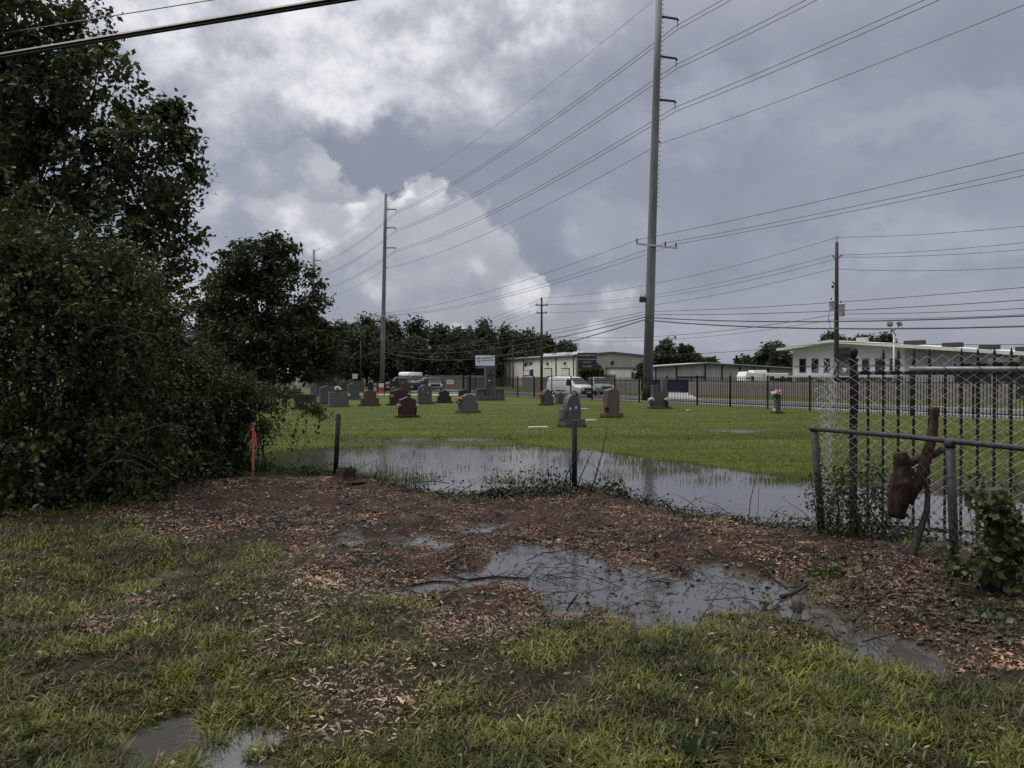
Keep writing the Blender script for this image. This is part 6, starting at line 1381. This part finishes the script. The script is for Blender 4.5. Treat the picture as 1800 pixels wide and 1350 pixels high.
def stump(label, px, py, wpx, hpx, m='redbark', top='sawn', ragged=True):
    X, D = G(px, py); k = D/F; r = wpx*k/2; h = hpx*k; t = thing('tree_stump', label, 'stump', (X, D, gz(X, D)-.03)); mb = MB(); n = 16; prof = ((1.7, 0), (1.25, .15), (1.0, .35), (.88, .6), (.8, .85), (.55, 1.0), (.2, .96)); b = 0
    for f_, z in prof:
        for i in range(n): a = 6.283*i/n; q = 1+.07*math.sin(3*a+1)+.05*math.sin(7*a)+random.uniform(-.06, .06); mb.v.append((r*f_*q*math.cos(a), r*f_*q*math.sin(a)*.8, h*z*(1 + (.12*math.sin(5*a+2)*.4+random.uniform(-.25, .12) if z > .5 and ragged else 0))))
    for j in range(len(prof)-1):
        for i in range(n): i2 = (i+1) % n; mb.f.append((j*n+i, j*n+i2, (j+1)*n+i2, (j+1)*n+i))
    mb.f.append(tuple((len(prof)-1)*n+i for i in range(n))); mb.build('stump', M[m], t)
    return t
stump('low ground-down red stump in the mulch beside the leaning post', 607, 872, 42, 24)
# ------------------------------------------------------------------ saplings, vines and fallen wood
def stems_plant(name, label, base_px, base_py, stems, leaves, leaf=.06, lm='leaf_vine', cat='sapling', sm='twig', D=None, group=None):
    X, D0 = G(base_px, base_py); D = D or D0; zb = gz(X, D); t = thing(name, label, cat, (X, D, zb), 0, group); mb = MB()
    def L_(px, py, dd=0.0): w = W(px, py, D+dd); return (w.x-X, w.y-D, max(w.z-zb, -.06))
    for pts, r in stems: q = [L_(*p) for p in pts]; q[0] = (q[0][0], q[0][1], min(q[0][2], -.02)); mb.tube(q, [r*(1-.55*i/(len(q)-1)) for i in range(len(q))], 6); mb.build('stem', M[sm], t, True); mb = MB()
    P = []
    for px, py, rad, n in leaves:
        c = np.array(L_(px, py)); P.append(c + rng.normal(0, 1, (n, 3))*rad)
    if P:
        P = np.concatenate(P); P[:, 2] = np.maximum(P[:, 2], .01); V, Fc = leaf_arrays(P, leaf*(.6+.7*rng.random(len(P))), .72); obj('leaves', mesh_np('leaves', V, Fc, M[lm]), t)
    return t
stems_plant('cut_saplings', 'cluster of cut saplings and vine leaves round the upright post', 1020, 884,
    [([(1036, 882), (1045, 845), (1058, 800), (1068, 750)], .012), ([(1012, 870), (1022, 835), (1042, 792)], .012), ([(988, 870), (996, 835), (1010, 810), (1020, 790)], .012), ([(1002, 868), (1003, 835), (1000, 808)], .012), ([(1093, 880), (1070, 845), (1048, 822), (1032, 810)], .007), ([(1086, 908), (1092, 888), (1097, 865)], .014), ([(1020, 880), (1022, 858), (1024, 842)], .010), ([(1068, 885), (1067, 868)], .008), ([(952, 878), (952, 850)], .006), ([(1007, 870), (1005, 840), (1003, 815)], .008)],
    [(1068, 850, .05, 18), (1085, 850, .06, 22), (1045, 866, .05, 14), (1080, 872, .09, 24), (1095, 884, .1, 30), (980, 868, .08, 26)], .075)
stems_plant('brush_heap', 'low heap of dark cut brush left of the upright post', 930, 885, [([(900, 880), (935, 862), (965, 868)], .01), ([(870, 880), (882, 850), (884, 842)], .004), ([(920, 885), (960, 870), (1000, 872)], .008)], [(920, 868, .17, 330), (960, 864, .17, 380), (880, 874, .14, 230), (985, 868, .14, 260), (860, 878, .1, 90), (1005, 876, .12, 200), (1040, 880, .12, 160)], .055, 'rimleaf', 'brush')
stems_plant('brush_heap', 'leafy cut brush lying in the shallow pond right of the stump', 740, 860, [([(690, 868), (720, 848), (760, 852)], .008), ([(650, 850), (668, 815), (680, 818)], .006), ([(610, 852), (640, 838), (662, 835)], .007), ([(664, 862), (668, 835), (670, 825)], .005)], [(725, 845, .1, 70), (690, 862, .14, 110), (650, 858, .12, 80), (740, 870, .14, 120), (772, 842, .05, 16), (800, 872, .12, 70), (615, 820, .03, 8)], .05, 'rimleaf', 'brush')
stems_plant('whip_stem', 'single tall bare whip stem at the pond rim', 1318, 930, [([(1315, 928), (1320, 880), (1330, 835), (1334, 808)], .006), ([(1332, 815), (1336, 822), (1338, 832)], .003)], [], .03)
stems_plant('pond_rim_weeds', 'small leafy weeds and twigs on the pond rim right of the mulch heap', 1250, 925, [([(1225, 925), (1230, 905), (1228, 895)], .004), ([(1290, 930), (1300, 905), (1306, 900)], .004), ([(1262, 925), (1265, 900), (1280, 892)], .004), ([(1345, 935), (1380, 930), (1425, 940)], .006), ([(1400, 935), (1415, 910)], .005)], [(1222, 912, .07, 40), (1240, 916, .06, 30), (1300, 920, .08, 30), (1370, 928, .10, 40), (1410, 915, .07, 36), (1330, 926, .05, 20)], .045, 'leaf_vine', 'weeds')
stems_plant('corner_vines', 'vines and twisted stems tangled round the end post of the chain-link fence', 1480, 952,
    [([(1450, 945), (1446, 900), (1440, 860), (1442, 790)], .014), ([(1442, 820), (1425, 828), (1408, 826)], .006), ([(1500, 955), (1512, 915), (1490, 888), (1502, 868), (1505, 850)], .03), ([(1540, 960), (1545, 930), (1530, 890), (1545, 850)], .012), ([(1560, 965), (1556, 930), (1566, 890)], .02), ([(1470, 950), (1476, 900), (1470, 850)], .012), ([(1520, 960), (1530, 900), (1524, 860)], .008)],
    [(1475, 850, .12, 190), (1460, 880, .12, 190), (1500, 845, .14, 230), (1530, 850, .12, 150), (1490, 900, .16, 340), (1540, 910, .15, 300), (1520, 945, .16, 420), (1470, 930, .12, 280), (1560, 940, .16, 330), (1432, 850, .07, 30), (1425, 880, .06, 30), (1590, 950, .14, 260), (1550, 870, .12, 160), (1620, 960, .12, 160), (1500, 965, .2, 200)], .048, 'leaf_thick', 'vines', D=8.45)
def vine_stump():
    X, D = G(1756, 1076); t = thing('vine_stump', 'sawn-off stump wrapped in green vine leaves at the right edge', 'stump', (X, D, gz(X, D)-.03)); h = .84
    MB().tube([(0, 0, -.05), (.0, 0, .3), (-.01, 0, .6), (-.04, 0, h)], [.13, .10, .085, .07], 12).build('trunk', M['bark'], t, True); MB().tube([(-.04, 0, h), (-.0408, 0, h+.006)], [.066, .064], 12).build('sawn_top', M['bark'], t)
    MB().tube([(-.06, 0, .1), (-.09, -.02, .5), (-.13, -.02, .72)], [.02, .018, .014], 6).build('side_stem', M['bark'], t, True)
    P = np.concatenate([np.array(c)+rng.normal(0, 1, (n, 3))*np.array(s) for c, s, n in (((0, -.08, .45), (.1, .06, .13), 190), ((-.05, -.08, .70), (.09, .06, .07), 150), ((0, -.1, .2), (.08, .06, .1), 90), ((.08, 0, .3), (.09, .08, .15), 100), ((-.2, -.02, .28), (.1, .1, .06), 60), ((-.32, -.02, .22), (.08, .08, .06), 50), ((-.12, .1, .78), (.06, .06, .07), 30), ((.12, .05, .45), (.05, .08, .15), 60))])
    P[:, 2] = np.maximum(P[:, 2], .02); V, Fc = leaf_arrays(P, .075*(.6+.7*rng.random(len(P))), .8); obj('vine_leaves', mesh_np('vine_leaves', V, Fc, M['leaf_vine']), t)
vine_stump()
stems_plant('fence_vines', 'thin vines climbing the chain-link mesh behind the vine stump', 1740, 1020, [([(1740, 1010), (1750, 940), (1735, 880), (1728, 830)], .007), ([(1790, 1020), (1780, 960), (1795, 900)], .008), ([(1700, 1010), (1712, 950), (1705, 880)], .005)], [(1735, 860, .08, 34), (1750, 900, .1, 60), (1785, 890, .12, 70), (1790, 960, .14, 100), (1715, 940, .08, 40), (1780, 1010, .14, 120), (1690, 990, .1, 40)], .05, 'leaf_vine', 'vines', D=6.2)
stems_plant('pale_seedling', 'pale green seedling at the right edge in front of the vine stump', 1745, 1120, [([(1740, 1125), (1738, 1100), (1735, 1085)], .006), ([(1740, 1110), (1760, 1095)], .004)], [(1735, 1085, .05, 26), (1755, 1092, .06, 34), (1720, 1090, .05, 20), (1745, 1110, .05, 24)], .07, 'leaf_pale', 'seedling')
stems_plant('cut_leafy_branch', 'cut branch with yellow-green leaves lying near the puddle on the right', 1465, 1030, [([(1420, 1030), (1450, 1015), (1490, 1010)], .008)], [(1450, 1016, .09, 50), (1475, 1010, .09, 50), (1435, 1026, .06, 24)], .075, 'leaf_vine', 'branch')
stems_plant('floating_leaves', 'clump of pale leaves in the puddle left of the sawn log', 1346, 1072, [([(1330, 1076), (1360, 1068)], .005)], [(1340, 1073, .035, 16), (1354, 1069, .03, 14)], .08, 'leaf_pale', 'leaves')
stems_plant('broad_leaf_weed', 'broad grey-green leaves of a weed at the bottom of the lawn', 1232, 1345, [([(1232, 1348), (1238, 1338)], .004)], [(1215, 1335, .03, 5), (1245, 1330, .035, 5), (1235, 1346, .03, 4)], .13, 'leaf_oak', 'weed')
def fallen(label, pts, r, m='twig', name='fallen_branch', twigs=3, cat='branch'):
    q = [Vector((*G(*p), 0)) for p in pts]
    for p in q: p.z = max(gz(p.x, p.y), 0.0)+r*.8
    b = q[0].copy(); q = [p-b for p in q]; mb = MB(); mb.tube(q, [r*(1-.4*i/(len(q)-1)) for i in range(len(q))], 7)
    for i in range(twigs):
        a = random.choice(q[:-1]) if len(q) > 1 else q[0]; L = random.uniform(.1, .3); an = random.random()*6.28; mb.tube([a, a+Vector((math.cos(an)*L*.5, math.sin(an)*L*.5, random.uniform(.0, .06))), a+Vector((math.cos(an+.4)*L, math.sin(an+.4)*L, random.uniform(0, .1)))], [r*.4, r*.3, r*.15], 4, False)
    o = mb.build(name, M[m], None, True); o.location = b; tag(o, label, cat, 'fallen branches in and round the puddle')
fallen('long dark branch lying along the front edge of the puddle', [(1283, 1086), (1330, 1088), (1385, 1092), (1432, 1096)], .014)
fallen('thick short stick beside the sawn log in the puddle', [(1374, 1053), (1395, 1048), (1422, 1043)], .02, twigs=0)
fallen('crooked branch reaching into the puddle from the right-hand mulch', [(1345, 1008), (1365, 1022), (1385, 1036), (1430, 1042)], .010)
fallen('dark branch on the left arm of the puddle', [(722, 1032), (760, 1024), (800, 1026)], .012)
fallen('dark leafy branch in the middle of the puddle rim', [(822, 1022), (870, 1016), (930, 1020)], .013, twigs=5)
fallen('slanting stick in the grass below the puddle\'s left arm', [(768, 1072), (790, 1058), (812, 1044)], .010)
fallen('long root-like branch on the right-hand mulch', [(1530, 1084), (1565, 1072), (1620, 1078), (1720, 1090)], .012)
fallen('branch across the mulch above the puddle on the right', [(1338, 990), (1370, 998), (1440, 1000), (1450, 1008)], .010)
fallen('dark branch on the mulch left of the cut saplings', [(690, 905), (725, 912), (760, 922)], .016)
fallen('thin branch floating on the pond left of the post', [(735, 848), (760, 846), (790, 850)], .006)
fallen('thin leaning stick at the front edge of the puddle', [(996, 1075), (1005, 1060), (1016, 1046)], .008, twigs=1)
def sawn_log():
    X, D = G(1404, 1078); t = thing('sawn_log', 'short sawn log end standing in the puddle', 'log', (X, D, -.02)); MB().tube([(0, 0, 0), (.01, .05, .075), (.02, .1, .1)], [.036, .038, .036], 12).build('bark', M['bark'], t, True); MB().tube([(.02, .1, .1), (.021, .103, .102)], [.034, .033], 12).build('sawn_face', M['sawn'], t)
sawn_log()
